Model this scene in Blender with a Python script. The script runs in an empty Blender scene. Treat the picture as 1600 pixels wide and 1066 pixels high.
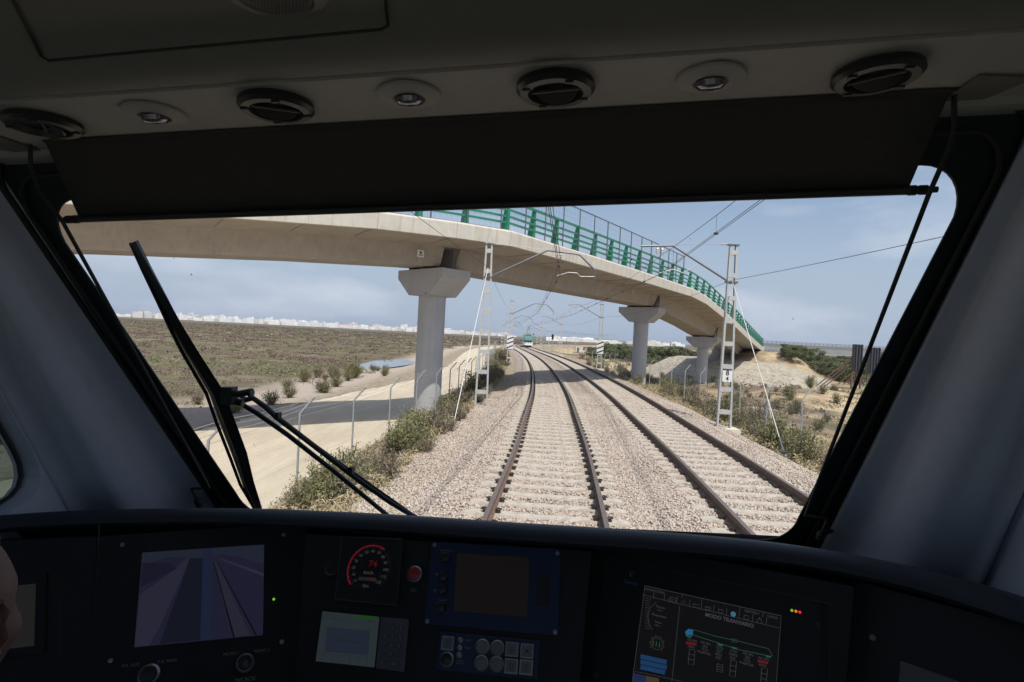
import bpy, random
import numpy as np
from math import *
from mathutils import Vector, Matrix

# ------------------------------------------------------------------ camera, sky, sun, exposure
SC = bpy.context.scene
COL = SC.collection
FPX, CAM_Z = 900.0, 2.7
_roll = atan(.0517)
_pd = atan(8.2*cos(_roll)/FPX)
CF = Vector((0, cos(_pd), -sin(_pd))); _r0 = Vector((1, 0, 0)); _u0 = _r0.cross(CF)
CR = _r0*cos(_roll)+_u0*sin(_roll); CU = -_r0*sin(_roll)+_u0*cos(_roll)
EYE = Vector((0, 0, CAM_Z))
cam = bpy.data.cameras.new('camera'); co = bpy.data.objects.new('camera', cam); COL.objects.link(co)
cam.lens = 36*FPX/1600; cam.sensor_width = 36; cam.clip_start = .02; cam.clip_end = 30000
co.matrix_world = Matrix(((CR.x, CU.x, -CF.x, 0), (CR.y, CU.y, -CF.y, 0), (CR.z, CU.z, -CF.z, CAM_Z), (0, 0, 0, 1)))
SC.camera = co
SC.view_settings.view_transform = 'Standard'; SC.view_settings.look = 'None'
SC.view_settings.exposure = 0.0; SC.view_settings.gamma = 1
SC.cycles.max_bounces = 10; SC.cycles.diffuse_bounces = 5; SC.cycles.transparent_max_bounces = 12
SC.cycles.use_denoising = True
SUN_DIR = Vector((.24, -.50, 1.0)).normalized()            # towards the sun: high, behind and to the right
sl = bpy.data.lights.new('sun', 'SUN'); so = bpy.data.objects.new('sun', sl); COL.objects.link(so)
sl.energy = 4.2; sl.angle = radians(.53); sl.color = (1, .955, .88)
so.rotation_euler = (-SUN_DIR).to_track_quat('-Z', 'Y').to_euler(); so.location = (0, -20, 60)
W = bpy.data.worlds.new('World'); SC.world = W; W.use_nodes = True
wn, wl = W.node_tree.nodes, W.node_tree.links
bg = wn['Background']; bg.inputs[1].default_value = .135
sky = wn.new('ShaderNodeTexSky'); sky.sky_type = 'NISHITA'; sky.sun_disc = False
sky.sun_elevation = asin(SUN_DIR.z); sky.sun_rotation = atan2(SUN_DIR.x, SUN_DIR.y)
sky.air_density = 1.0; sky.dust_density = 2.2; sky.ozone_density = 1.6; sky.altitude = 0
tc = wn.new('ShaderNodeTexCoord'); mp = wn.new('ShaderNodeMapping'); mp.inputs['Scale'].default_value = (1, 1, 3.2)
wl.new(tc.outputs['Generated'], mp.inputs[0])
nz = wn.new('ShaderNodeTexNoise'); nz.inputs['Scale'].default_value = 3.1; nz.inputs['Detail'].default_value = 6; nz.inputs['Roughness'].default_value = .52
wl.new(mp.outputs[0], nz.inputs['Vector'])
cr_ = wn.new('ShaderNodeValToRGB'); cr_.color_ramp.elements[0].position = .52; cr_.color_ramp.elements[1].position = .74
cr_.color_ramp.elements[0].color = (0, 0, 0, 1); cr_.color_ramp.elements[1].color = (.62, .62, .62, 1)
wl.new(nz.outputs[0], cr_.inputs[0])
mx = wn.new('ShaderNodeMixRGB'); wl.new(cr_.outputs[0], mx.inputs[0])
mx.inputs[2].default_value = (5.9, 6.15, 6.9, 1)
sz_ = wn.new('ShaderNodeSeparateXYZ'); wl.new(tc.outputs['Generated'], sz_.inputs[0])
hr = wn.new('ShaderNodeMapRange'); hr.inputs[1].default_value = -.02; hr.inputs[2].default_value = .34; hr.inputs[3].default_value = .93; hr.inputs[4].default_value = .1
hr.interpolation_type = 'SMOOTHSTEP'; wl.new(sz_.outputs[2], hr.inputs[0])
m2 = wn.new('ShaderNodeMixRGB'); wl.new(hr.outputs[0], m2.inputs[0]); wl.new(sky.outputs[0], m2.inputs[1]); m2.inputs[2].default_value = (3.4, 4.05, 5.25, 1)
wl.new(m2.outputs[0], mx.inputs[1]); wl.new(mx.outputs[0], bg.inputs[0])

random.seed(4); RNG = np.random.default_rng(7)

# ------------------------------------------------------------------ measuring helpers
def ray(px, py): return CF+CR*((px-800)/FPX)-CU*((py-533)/FPX)
def gp(px, py, z):                       # point of the ground plane z under a pixel
    d = ray(px, py); return EYE+d*((z-CAM_Z)/d.z)
def dp(px, py, Y):                       # point at distance Y ahead
    d = ray(px, py); return EYE+d*(Y/d.y)
# cab frame: x right, y ahead, z up, origin at the eye; the cab is yawed right of the view and canted with the track
_fc = ray(931, 520).normalized(); _rc = _fc.cross(CU).normalized(); _uc = _rc.cross(_fc)
CAB = Matrix(((_rc.x, _fc.x, _uc.x, 0), (_rc.y, _fc.y, _uc.y, 0), (_rc.z, _fc.z, _uc.z, CAM_Z), (0, 0, 0, 1)))
def cray(px, py):
    d = ray(px, py); return Vector((d.dot(_rc), d.dot(_fc), d.dot(_uc)))
def cy(px, py, y): d = cray(px, py); return d*(y/d.y)
def cz(px, py, z): d = cray(px, py); return d*(z/d.z)
def cpl(px, py, P, n): d = cray(px, py); return d*(P.dot(n)/d.dot(n))

# ------------------------------------------------------------------ materials
def new_mat(name):
    m = bpy.data.materials.new(name); m.use_nodes = True
    return m, m.node_tree.nodes, m.node_tree.links, m.node_tree.nodes['Principled BSDF']
def mat(name, col, rough=.6, metal=0, var=.12, scale=6, bump=0, bscale=40, stain=None, spec=.5, coat=0):
    m, n, l, b = new_mat(name)
    b.inputs['Roughness'].default_value = rough; b.inputs['Metallic'].default_value = metal
    b.inputs['Specular IOR Level'].default_value = spec
    if coat: b.inputs['Coat Weight'].default_value = coat
    t = n.new('ShaderNodeTexCoord')
    z = n.new('ShaderNodeTexNoise'); z.inputs['Scale'].default_value = scale; z.inputs['Detail'].default_value = 7
    z.inputs['Roughness'].default_value = .65
    l.new(t.outputs['Object'], z.inputs['Vector'])
    r = n.new('ShaderNodeValToRGB')
    r.color_ramp.elements[0].position = .3; r.color_ramp.elements[1].position = .7
    r.color_ramp.elements[0].color = tuple(c*(1-var) for c in col)+(1,)
    r.color_ramp.elements[1].color = tuple(min(1, c*(1+var)) for c in col)+(1,)
    l.new(z.outputs[0], r.inputs[0]); out = r.outputs[0]
    if stain:
        z2 = n.new('ShaderNodeTexNoise'); mpp = n.new('ShaderNodeMapping'); mpp.inputs['Scale'].default_value = stain[1]
        l.new(t.outputs['Object'], mpp.inputs[0]); l.new(mpp.outputs[0], z2.inputs['Vector']); z2.inputs['Detail'].default_value = 5
        z2.inputs['Scale'].default_value = 1
        r2 = n.new('ShaderNodeValToRGB'); r2.color_ramp.elements[0].position = stain[2]; r2.color_ramp.elements[1].position = stain[2]+.22
        r2.color_ramp.elements[1].color = (stain[3],)*3+(1,); r2.color_ramp.elements[0].color = (0, 0, 0, 1)
        l.new(z2.outputs[0], r2.inputs[0])
        mm = n.new('ShaderNodeMixRGB'); l.new(r2.outputs[0], mm.inputs[0]); l.new(out, mm.inputs[1])
        mm.inputs[2].default_value = tuple(stain[0])+(1,); out = mm.outputs[0]
    l.new(out, b.inputs['Base Color'])
    if bump:
        z3 = n.new('ShaderNodeTexNoise'); z3.inputs['Scale'].default_value = bscale; z3.inputs['Detail'].default_value = 4
        l.new(t.outputs['Object'], z3.inputs['Vector'])
        bp = n.new('ShaderNodeBump'); bp.inputs['Strength'].default_value = bump; bp.inputs['Distance'].default_value = .02
        l.new(z3.outputs[0], bp.inputs['Height']); l.new(bp.outputs[0], b.inputs['Normal'])
    return m
def glow(name, col, k=1, rough=.35):
    m, n, l, b = new_mat(name)
    b.inputs['Base Color'].default_value = (.01, .01, .01, 1); b.inputs['Roughness'].default_value = rough
    b.inputs['Specular IOR Level'].default_value = .15
    b.inputs['Emission Color'].default_value = tuple(col)+(1,); b.inputs['Emission Strength'].default_value = k
    return m
def glass(name, col):
    m, n, l, b = new_mat(name); n.remove(b)
    t = n.new('ShaderNodeBsdfTransparent'); t.inputs[0].default_value = tuple(col)+(1,)
    l.new(t.outputs[0], n['Material Output'].inputs[0]); return m
def leafmat(name, cols, attr='rnd'):
    m, n, l, b = new_mat(name)
    a = n.new('ShaderNodeAttribute'); a.attribute_name = attr
    r = n.new('ShaderNodeValToRGB'); r.color_ramp.interpolation = 'LINEAR'
    e = r.color_ramp.elements
    while len(e) < len(cols): e.new(.5)
    for i, c in enumerate(cols): e[i].position = i/(len(cols)-1); e[i].color = tuple(c)+(1,)
    l.new(a.outputs['Fac'], r.inputs[0]); l.new(r.outputs[0], b.inputs['Base Color'])
    b.inputs['Roughness'].default_value = .8; b.inputs['Specular IOR Level'].default_value = .2
    return m

M = {}
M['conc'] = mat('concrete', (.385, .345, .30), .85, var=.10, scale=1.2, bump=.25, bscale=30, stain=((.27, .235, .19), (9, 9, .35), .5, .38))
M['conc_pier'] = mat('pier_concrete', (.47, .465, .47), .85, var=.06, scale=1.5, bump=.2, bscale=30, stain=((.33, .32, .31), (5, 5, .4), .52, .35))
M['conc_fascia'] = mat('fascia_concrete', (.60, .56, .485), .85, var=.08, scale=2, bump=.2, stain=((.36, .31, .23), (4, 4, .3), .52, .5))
M['block'] = mat('foundation_concrete', (.62, .58, .5), .9, var=.15, scale=5, bump=.3)
M['sleeper'] = mat('sleeper_concrete', (.475, .43, .365), .88, var=.16, scale=7, bump=.3, bscale=60, stain=((.33, .27, .22), (5, 5, 5), .48, .7))
M['rail'] = mat('rail_rust', (.155, .098, .072), .7, .1, var=.25, scale=9)
M['railtop'] = mat('rail_running_surface', (.27, .21, .18), .42, .6, var=.1, scale=9)
M['clip'] = mat('clip_steel', (.05, .04, .035), .6, .4)
M['galv'] = mat('galvanised_steel', (.44, .455, .455), .55, .35, var=.12, scale=8)
M['galv2'] = mat('weathered_mast_steel', (.50, .50, .485), .6, .2, var=.1, scale=8)
M['gant'] = mat('cantilever_tube', (.17, .18, .19), .5, .5)
M['green'] = mat('green_paint', (.02, .22, .12), .45, var=.12, scale=4, coat=.2)
M['gdark'] = mat('grey_fence_steel', (.12, .14, .15), .5, .4)
M['white'] = mat('white_paint', (.76, .76, .74), .5, var=.05)
M['black'] = mat('black_paint', (.015, .015, .015), .5)
M['porc'] = mat('insulator_ceramic', (.55, .50, .45), .3, var=.05)
M['wire'] = mat('wire_copper_dark', (.05, .05, .05), .5, .6)
M['pale_rod'] = mat('guy_rod', (.66, .65, .61), .45, var=.05)
M['corr'] = mat('corrugated_steel', (.085, .09, .105), .5, .4, var=.15)
M['rust'] = mat('rusty_steel', (.17, .105, .08), .8, .2, var=.3)
M['bark'] = mat('dry_twigs', (.17, .135, .10), .9, var=.3, scale=20)
M['leaf_g'] = leafmat('scrub_leaves', [(.12, .13, .055), (.215, .21, .10), (.31, .285, .165)])
M['leaf_d'] = leafmat('dry_scrub_leaves', [(.16, .13, .09), (.27, .235, .16), (.38, .335, .24)])
M['leaf_t'] = leafmat('tree_leaves', [(.08, .098, .048), (.135, .155, .08), (.20, .215, .125)])
M['field'] = leafmat('marsh_scrub', [(.12, .085, .07), (.24, .175, .145), (.20, .16, .11), (.15, .195, .07), (.38, .31, .235)])
M['straw'] = leafmat('dry_grass', [(.25, .20, .11), (.42, .35, .22), (.5, .43, .3)])
M['stone'] = leafmat('ballast_stone', [(.30, .225, .18), (.45, .36, .30), (.55, .465, .39), (.46, .415, .37), (.62, .55, .475)])
# cab interior
M['trim'] = mat('grey_cab_moulding', (.44, .475, .55), .55, var=.04, scale=30, bump=.05, bscale=300)
M['ceil'] = mat('ceiling_moulding', (.19, .185, .16), .6, var=.04, scale=30, bump=.06, bscale=300)
M['duct'] = mat('duct_moulding', (.38, .37, .335), .6, var=.04, scale=30, bump=.06, bscale=300)
M['cowl'] = mat('black_cowl', (.022, .024, .032), .6, var=.15, scale=60, bump=.15, bscale=500)
M['cons'] = mat('black_console', (.006, .0065, .0065), .65, var=.15, scale=60, bump=.15, bscale=600)
M['rubber'] = mat('black_rubber', (.018, .018, .018), .65)
M['band'] = mat('windscreen_edge_band', (.012, .02, .022), .6, spec=.25)
M['blind'] = mat('blind_fabric', (.062, .058, .052), .95, var=.1, scale=80, bump=.1, bscale=700, spec=.2)
M['bar'] = mat('dark_bar', (.05, .05, .05), .5, .4)
M['vent'] = mat('black_vent', (.025, .025, .025), .4)
M['lens'] = mat('lamp_lens', (.25, .24, .27), .12, .6, var=.3, scale=60)
M['silver'] = mat('silver_ring', (.36, .36, .35), .35, .8)
M['blue'] = mat('blue_panel', (.006, .02, .065), .5, var=.1, scale=50)
M['blue2'] = mat('light_blue_panel', (.006, .03, .07), .5, var=.1, scale=50)
M['btn'] = mat('grey_button', (.17, .165, .15), .5, var=.08, scale=60)
M['knob'] = mat('black_knob', (.02, .02, .02), .4)
M['red_btn'] = mat('red_button', (.42, .02, .02), .4)
M['print'] = mat('white_print', (.30, .30, .30), .6, var=.02)
M['wiper'] = mat('wiper_black', (.012, .018, .018), .45, .1)
M['skin'] = mat('skin', (.24, .12, .085), .65, var=.1, scale=25, bump=.1, bscale=120)
M['hair'] = mat('grey_brown_hair', (.09, .07, .055), .7, var=.3, scale=90)
M['cloth'] = mat('navy_shirt', (.05, .07, .13), .85, var=.1, scale=30)
M['seatm'] = mat('seat_fabric', (.05, .055, .07), .9)
M['floor'] = mat('cab_floor', (.12, .12, .125), .8)

# ------------------------------------------------------------------ mesh builder
def lerp(a, b, t): return a+(b-a)*t
class MB:
    def __init__(s): s.v = []; s.f = []; s.m = []
    def add(s, vs, fs, mi=0):
        o = len(s.v); s.v += [tuple(v) for v in vs]; s.f += [tuple(i+o for i in f) for f in fs]; s.m += [mi]*len(fs); return s
    def hexa(s, p, mi=0):            # 8 points: bottom 4, top 4
        return s.add(p, [(0, 3, 2, 1), (4, 5, 6, 7), (0, 1, 5, 4), (1, 2, 6, 5), (2, 3, 7, 6), (3, 0, 4, 7)], mi)
    def box(s, c, d, ax=None, mi=0):
        c = Vector(c); X, Y, Z = ax or (Vector((1, 0, 0)), Vector((0, 1, 0)), Vector((0, 0, 1)))
        x, y, z = X*d[0]/2, Y*d[1]/2, Z*d[2]/2
        return s.hexa([c-x-y-z, c+x-y-z, c+x+y-z, c-x+y-z, c-x-y+z, c+x-y+z, c+x+y+z, c-x+y+z], mi)
    def prism(s, poly, n, t, mi=0, back=0):   # planar polygon (3D points) extruded by n*t
        n = Vector(n); k = len(poly); a = [Vector(p)+n*back for p in poly]; b = [p+n*(t-back) for p in a]
        return s.add(a+b, [tuple(range(k))[::-1], tuple(range(k, 2*k))]+[(i, (i+1) % k, (i+1) % k+k, i+k) for i in range(k)], mi)
    def tube(s, pts, r, n=6, mi=0, caps=True):
        pts = [Vector(p) for p in pts]; k = len(pts); rs = r if isinstance(r, (list, tuple)) else [r]*k
        d0 = (pts[1]-pts[0]).normalized(); up = Vector((0, 0, 1)) if abs(d0.z) < .9 else Vector((1, 0, 0))
        a = d0.cross(up).normalized(); vs = []
        for i in range(k):
            d = (pts[min(i+1, k-1)]-pts[max(i-1, 0)]).normalized()
            a = (a-d*a.dot(d)).normalized(); b = d.cross(a)
            for j in range(n):
                t = 2*pi*j/n; vs.append(pts[i]+(a*cos(t)+b*sin(t))*rs[i])
        fs = [(i*n+j, i*n+(j+1) % n, (i+1)*n+(j+1) % n, (i+1)*n+j) for i in range(k-1) for j in range(n)]
        if caps: fs += [tuple(range(n))[::-1], tuple(range((k-1)*n, k*n))]
        return s.add(vs, fs, mi)
    def bar(s, a, b, w, h, side=None, mi=0):  # rectangular bar a->b ; w across 'side', h other
        a, b = Vector(a), Vector(b); d = (b-a).normalized()
        sd = Vector(side) if side is not None else d.cross(Vector((0, 0, 1)))
        sd = (sd-d*sd.dot(d)).normalized(); up = sd.cross(d)
        x, z = sd*w/2, up*h/2
        return s.hexa([a-x-z, a+x-z, b+x-z, b-x-z, a-x+z, a+x+z, b+x+z, b-x+z], mi)
    def lathe(s, c, ax, prof, n=24, mi=0, closed=True):   # prof: (radius, along)
        c = Vector(c); ax = Vector(ax).normalized(); up = Vector((0, 0, 1)) if abs(ax.z) < .9 else Vector((0, 1, 0))
        a = ax.cross(up).normalized(); b = ax.cross(a); vs = []
        for r, h in prof:
            for j in range(n):
                t = 2*pi*j/n; vs.append(c+ax*h+(a*cos(t)+b*sin(t))*r)
        k = len(prof)
        fs = [(i*n+j, i*n+(j+1) % n, (i+1)*n+(j+1) % n, (i+1)*n+j) for i in range(k-1) for j in range(n)]
        if closed: fs += [tuple(range(n))[::-1], tuple(range((k-1)*n, k*n))]
        return s.add(vs, fs, mi)
    def grid(s, rows, mi=0, close=False):
        w = len(rows[0]); vs = [p for r in rows for p in r]
        fs = [(i*w+j, i*w+j+1, (i+1)*w+j+1, (i+1)*w+j) for i in range(len(rows)-1) for j in range(w-1)]
        if close: fs += [(i*w+w-1, i*w, (i+1)*w, (i+1)*w+w-1) for i in range(len(rows)-1)]
        return s.add(vs, fs, mi)
    def build(s, name, mats, parent=None, smooth=False, fix=True):
        me = bpy.data.meshes.new(name); o = origin_of(parent)
        me.from_pydata([(x-o.x, y-o.y, z-o.z) for x, y, z in s.v], [], s.f)
        for m in (mats if isinstance(mats, (list, tuple)) else [mats]): me.materials.append(m)
        if any(s.m): me.polygons.foreach_set('material_index', s.m)
        if fix:
            import bmesh
            bm = bmesh.new(); bm.from_mesh(me); bmesh.ops.recalc_face_normals(bm, faces=bm.faces); bm.to_mesh(me); bm.free()
        if smooth:
            me.polygons.foreach_set('use_smooth', [True]*len(me.polygons))
            try: me.set_sharp_from_angle(angle=radians(38))
            except Exception: pass
        me.update()
        ob = bpy.data.objects.new(name, me); COL.objects.link(ob)
        if parent is not None: ob.parent = parent
        return ob
ORG = {}
def origin_of(p):
    while p is not None:
        if p.name in ORG: return ORG[p.name]
        p = p.parent
    return Vector((0, 0, 0))
def tag(o, label=None, cat=None, group=None, kind=None):
    if label: o['label'] = label
    if cat: o['category'] = cat
    if group: o['group'] = group
    if kind: o['kind'] = kind
    return o
def thing(name, label, cat, loc=(0, 0, 0), group=None, frame=None):
    o = bpy.data.objects.new(name, None); COL.objects.link(o); o.empty_display_size = .1
    o.matrix_world = (frame or Matrix.Identity(4)) @ Matrix.Translation(Vector(loc))
    ORG[o.name] = Vector(loc); return tag(o, label, cat, group)
def copy_tree(o, parent=None):
    c = o.copy(); COL.objects.link(c)
    if parent is not None: c.parent = parent; c.matrix_parent_inverse = Matrix.Identity(4)
    for ch in list(o.children): copy_tree(ch, c)
    return c
def np_obj(name, V, Fq, mats, rnd=None, parent=None):
    me = bpy.data.meshes.new(name); V = np.asarray(V, dtype=np.float32).reshape(-1, 3); Fq = np.asarray(Fq, dtype=np.int32)
    k = Fq.shape[1]; nf = len(Fq)
    me.vertices.add(len(V)); me.vertices.foreach_set('co', V.ravel())
    me.loops.add(nf*k); me.loops.foreach_set('vertex_index', Fq.ravel())
    me.polygons.add(nf); me.polygons.foreach_set('loop_start', np.arange(nf, dtype=np.int32)*k)
    me.update(calc_edges=True); me.validate()
    if rnd is not None:
        a = me.attributes.new('rnd', 'FLOAT', 'POINT'); a.data.foreach_set('value', np.asarray(rnd, dtype=np.float32))
    for m in (mats if isinstance(mats, (list, tuple)) else [mats]): me.materials.append(m)
    ob = bpy.data.objects.new(name, me); COL.objects.link(ob)
    if parent is not None: ob.parent = parent
    return ob
def text_mb(mb, txt, size, P, ex, ey, n, lift=.0006, mi=0, align='CENTER', bold=0):
    cu = bpy.data.curves.new('t', 'FONT'); cu.body = txt; cu.size = size; cu.align_x = align; cu.align_y = 'CENTER'
    cu.resolution_u = 3; cu.offset = bold
    ob = bpy.data.objects.new('t', cu); COL.objects.link(ob)
    me = bpy.data.meshes.new_from_object(ob)
    P, ex, ey, n = Vector(P), Vector(ex), Vector(ey), Vector(n)
    mb.add([P+ex*v.co.x+ey*v.co.y+n*lift for v in me.vertices], [tuple(p.vertices) for p in me.polygons], mi)
    bpy.data.objects.remove(ob); bpy.data.curves.remove(cu); bpy.data.meshes.remove(me)

# ------------------------------------------------------------------ track alignment
_ty = np.array([-40, -20, 0, 8.3, 13, 20, 27, 35, 52, 68, 85, 105, 130, 155, 180, 216, 250, 300, 380, 500])
_tx = np.array([-7.5, -2.6, -.12, .62, 1.02, 1.48, 1.92, 2.27, 2.70, 2.78, 2.52, 1.85, .95, .40, 1.0, 4.8, 13, 34, 84, 170])
_m = np.gradient(_tx, _ty)
def xc(y):
    y = np.asarray(y, float); yy = np.clip(y, _ty[0], _ty[-1]); i = np.clip(np.searchsorted(_ty, yy)-1, 0, len(_ty)-2)
    h = _ty[i+1]-_ty[i]; t = (yy-_ty[i])/h
    return ((2*t**3-3*t**2+1)*_tx[i]+(t**3-2*t**2+t)*h*_m[i]+(-2*t**3+3*t**2)*_tx[i+1]+(t**3-t**2)*h*_m[i+1])+np.maximum(y-_ty[-1], 0)*_m[-1]
def slope(y): return float((xc(y+.5)-xc(y-.5)))
def tp(y, u, z):                         # point u to the right of the left track's centre line
    s = slope(y); k = 1/sqrt(1+s*s); return Vector((float(xc(y))+u*k, y-u*s*k, z))
RH = .08; SPC = 3.80; ST = RH-.175      # rail head, track spacing, sleeper top
def sstep(a, b, x): t = np.clip((x-a)/(b-a), 0, 1); return t*t*(3-2*t)
def wnoise(x, y, s, seed=0):
    x = x/s+seed*7.3; y = y/s-seed*3.1
    return (np.sin(x*1.1+1.7*np.sin(y*.9+seed))+np.sin(y*1.3+1.3*np.sin(x*1.2+2*seed))+.6*np.sin(x*2.3-y*1.9+seed))/2.6
ROAD_Z = -1.62
def hz(x, y):
    u = x-xc(y)
    fl = sstep(-3.15, -4.6, u)*(-.82)+sstep(-4.6, -7.0, u)*(-.46)+sstep(-13.6, -17, u)*(-.1)
    fr = sstep(SPC+2.5, SPC+4.6, u)*(-.72)+sstep(SPC+5, SPC+13, u)*(-.75)
    base = -.34+fl+fr
    rough = sstep(-13.6, -18, u)*.10*wnoise(x, y, 3, 1)+sstep(-17, -60, u)*.16*wnoise(x, y, 11, 2)
    rough = rough+sstep(SPC+4, SPC+9, u)*.16*wnoise(x, y, 3.1, 3)+sstep(SPC+9, SPC+18, u)*.35*wnoise(x, y, 9, 4)*sstep(400, 60, y)
    verge = .07*wnoise(x, y, .8, 5)*sstep(-3.6, -4.6, u)*sstep(-6.4, -5.2, u)
    pond = -.42*np.exp(-(((x+16.3)/3.0)**2+((y-76)/12.5)**2)**2)
    # low bank carrying the road behind the abutment, falling towards the right
    dx, dy = .50, .866; s = (x-37.5)*dx+(y-87)*dy; w = (x-37.5)*dy-(y-87)*dx
    bank = np.maximum(4.1-np.clip(s, 0, 400)*.085, 0)*sstep(-9, 1.5, s)*sstep(10.5, 3.0, np.abs(w-.0))
    mound = .7*np.exp(-(((x-17)/3.5)**2+((y-36)/5)**2))+.9*np.exp(-(((x-30)/7)**2+((y-55)/6)**2))
    return base+rough+verge+pond+np.maximum(bank-.0, 0)+mound

# ------------------------------------------------------------------ ground sheet
gy = np.concatenate([np.arange(-30, 6, 2.), np.arange(6, 40, .4), np.arange(40, 110, 1.), np.arange(110, 300, 4.), np.geomspace(300, 9000, 26)])
gu = np.concatenate([-np.geomspace(9000, 90, 26), np.arange(-84, -26, 3.), np.arange(-26, 30, .4), np.arange(30, 90, 2.), np.geomspace(92, 9000, 26)])
GY, GU = np.meshgrid(gy, gu, indexing='ij'); GX = GU+xc(np.minimum(GY, 300)) + 0*GU
GZ = hz(GX, GY)
GZ = np.where(GY > 600, -1.95, GZ); GZ = np.where(np.abs(GU) > 600, -1.95, GZ)
nV = np.stack([GX, GY, GZ], -1).reshape(-1, 3)
ny_, nu_ = GY.shape; ii = (np.arange(ny_-1)[:, None]*nu_+np.arange(nu_-1)[None, :]).ravel()
ground = np_obj('ground', nV, np.stack([ii, ii+1, ii+nu_+1, ii+nu_], 1), [])
au = ground.data.attributes.new('u', 'FLOAT', 'POINT'); au.data.foreach_set('value', (GX-xc(GY)).ravel().astype(np.float32))
ground.data.polygons.foreach_set('use_smooth', [True]*len(ground.data.polygons))
tag(ground, kind='structure')
m, n, l, b = new_mat('open_ground'); b.inputs['Roughness'].default_value = .95; b.inputs['Specular IOR Level'].default_value = .1
at = n.new('ShaderNodeAttribute'); at.attribute_name = 'u'
geo = n.new('ShaderNodeNewGeometry')
def noise(sc, det=6, rg=.6, vec=None, stretch=None):
    z = n.new('ShaderNodeTexNoise'); z.inputs['Scale'].default_value = sc; z.inputs['Detail'].default_value = det; z.inputs['Roughness'].default_value = rg
    v = geo.outputs['Position']
    if stretch:
        q = n.new('ShaderNodeMapping'); q.inputs['Scale'].default_value = stretch; l.new(v, q.inputs[0]); v = q.outputs[0]
    l.new(v, z.inputs['Vector']); return z.outputs[0]
def ramp(x, stops):
    r = n.new('ShaderNodeValToRGB'); e = r.color_ramp.elements
    while len(e) < len(stops): e.new(.5)
    for i, (p, c) in enumerate(stops): e[i].position = p; e[i].color = (c if len(c) == 4 else tuple(c)+(1,))
    l.new(x, r.inputs[0]); return r.outputs[0]
def math_(op, a, b_=None, c=None):
    q = n.new('ShaderNodeMath'); q.operation = op
    for i, w in enumerate((a, b_, c)):
        if w is None: continue
        if isinstance(w, (int, float)): q.inputs[i].default_value = w
        else: l.new(w, q.inputs[i])
    return q.outputs[0]
def mrange(x, a, b_): 
    q = n.new('ShaderNodeMapRange'); q.clamp = True; l.new(x, q.inputs[0]); q.inputs[1].default_value = a; q.inputs[2].default_value = b_; return q.outputs[0]
def mixc(f, a, b_):
    q = n.new('ShaderNodeMixRGB'); l.new(f, q.inputs[0])
    for i, w in ((1, a), (2, b_)):
        if isinstance(w, tuple): q.inputs[i].default_value = w+(1,)
        else: l.new(w, q.inputs[i])
    return q.outputs[0]
un = math_('ADD', at.outputs['Fac'], math_('MULTIPLY', math_('SUBTRACT', noise(.9, 5), .5), 2.2))
field = ramp(noise(.075, 10, .74, stretch=(.7, 1.6, 1)), [(.22, (.12, .088, .072)), (.40, (.20, .15, .125)), (.48, (.145, .115, .082)), (.54, (.165, .16, .08)), (.60, (.24, .19, .15)), (.70, (.34, .28, .21)), (.8, (.46, .40, .30))])
field = mixc(math_('MULTIPLY', noise(1.7, 6, .8), .45), field, (.10, .085, .06))
pebble = ramp(noise(9, 6, .8), [(.3, (.26, .205, .17)), (.5, (.43, .36, .30)), (.7, (.55, .48, .41))])
sand = ramp(noise(.35, 7, .62), [(.28, (.18, .145, .10)), (.42, (.36, .27, .17)), (.55, (.50, .395, .25)), (.7, (.56, .485, .375))])
vergec = ramp(noise(2.6, 8, .7), [(.3, (.16, .125, .085)), (.5, (.30, .245, .17)), (.68, (.50, .44, .35))])
c1 = mixc(mrange(un, -21, -17.5), field, pebble)
c2 = mixc(mrange(un, -15, -13.2), c1, vergec)
rs = mixc(mrange(noise(.07, 7, .65), .48, .58), sand, field)
right = mixc(mrange(un, 34, 52), rs, field)
c3 = mixc(mrange(un, 9.0, 12), c2, right)
l.new(c3, b.inputs['Base Color'])
bp = n.new('ShaderNodeBump'); bp.inputs['Strength'].default_value = .6; bp.inputs['Distance'].default_value = .08; l.new(noise(7, 6, .75), bp.inputs['Height']); l.new(bp.outputs[0], b.inputs['Normal'])
ground.data.materials.append(m)

# dirt road: a sheet just over the ground
ys = np.concatenate([np.arange(-10, 60, .5), np.arange(60, 240, 2.)]); rows = []; 
NR = 26
for y in ys:
    k = sstep(26, 60, y); a = -13.9+3.0*k-.8*sstep(60, 120, y); b2 = -5.9-.3*k-.6*sstep(60, 200, y)
    a += .25*wnoise(y*1.0, 0*y, 1.4, 1)+.10*sin(y*5.1); b2 += .20*wnoise(y*1.0, 0*y+3, 1.1, 2)+.07*sin(y*6.7)
    rows.append([(float(xc(y))+lerp(a, b2, j/(NR-1)), float(y), 0) for j in range(NR)])
R_ = np.array(rows); R_[..., 2] = np.maximum(hz(R_[..., 0], R_[..., 1])+.02, ROAD_Z+.02)
R_[:, 0, 2] = hz(R_[:, 0, 0], R_[:, 0, 1])-.05; R_[:, -1, 2] = hz(R_[:, -1, 0], R_[:, -1, 1])-.05
ii = (np.arange(len(ys)-1)[:, None]*NR+np.arange(NR-1)[None, :]).ravel()
road = np_obj('dirt_road', R_.reshape(-1, 3), np.stack([ii, ii+1, ii+NR+1, ii+NR], 1), [])
tag(road, kind='structure'); road.data.polygons.foreach_set('use_smooth', [True]*len(road.data.polygons))
m, n, l, b = new_mat('packed_sand'); b.inputs['Roughness'].default_value = .95; b.inputs['Specular IOR Level'].default_value = .1
geo = n.new('ShaderNodeNewGeometry')
rc_ = ramp(noise(.5, 8, .6, stretch=(2.2, .5, 1)), [(.3, (.49, .415, .31)), (.5, (.575, .50, .385)), (.7, (.65, .575, .455))])
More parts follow.
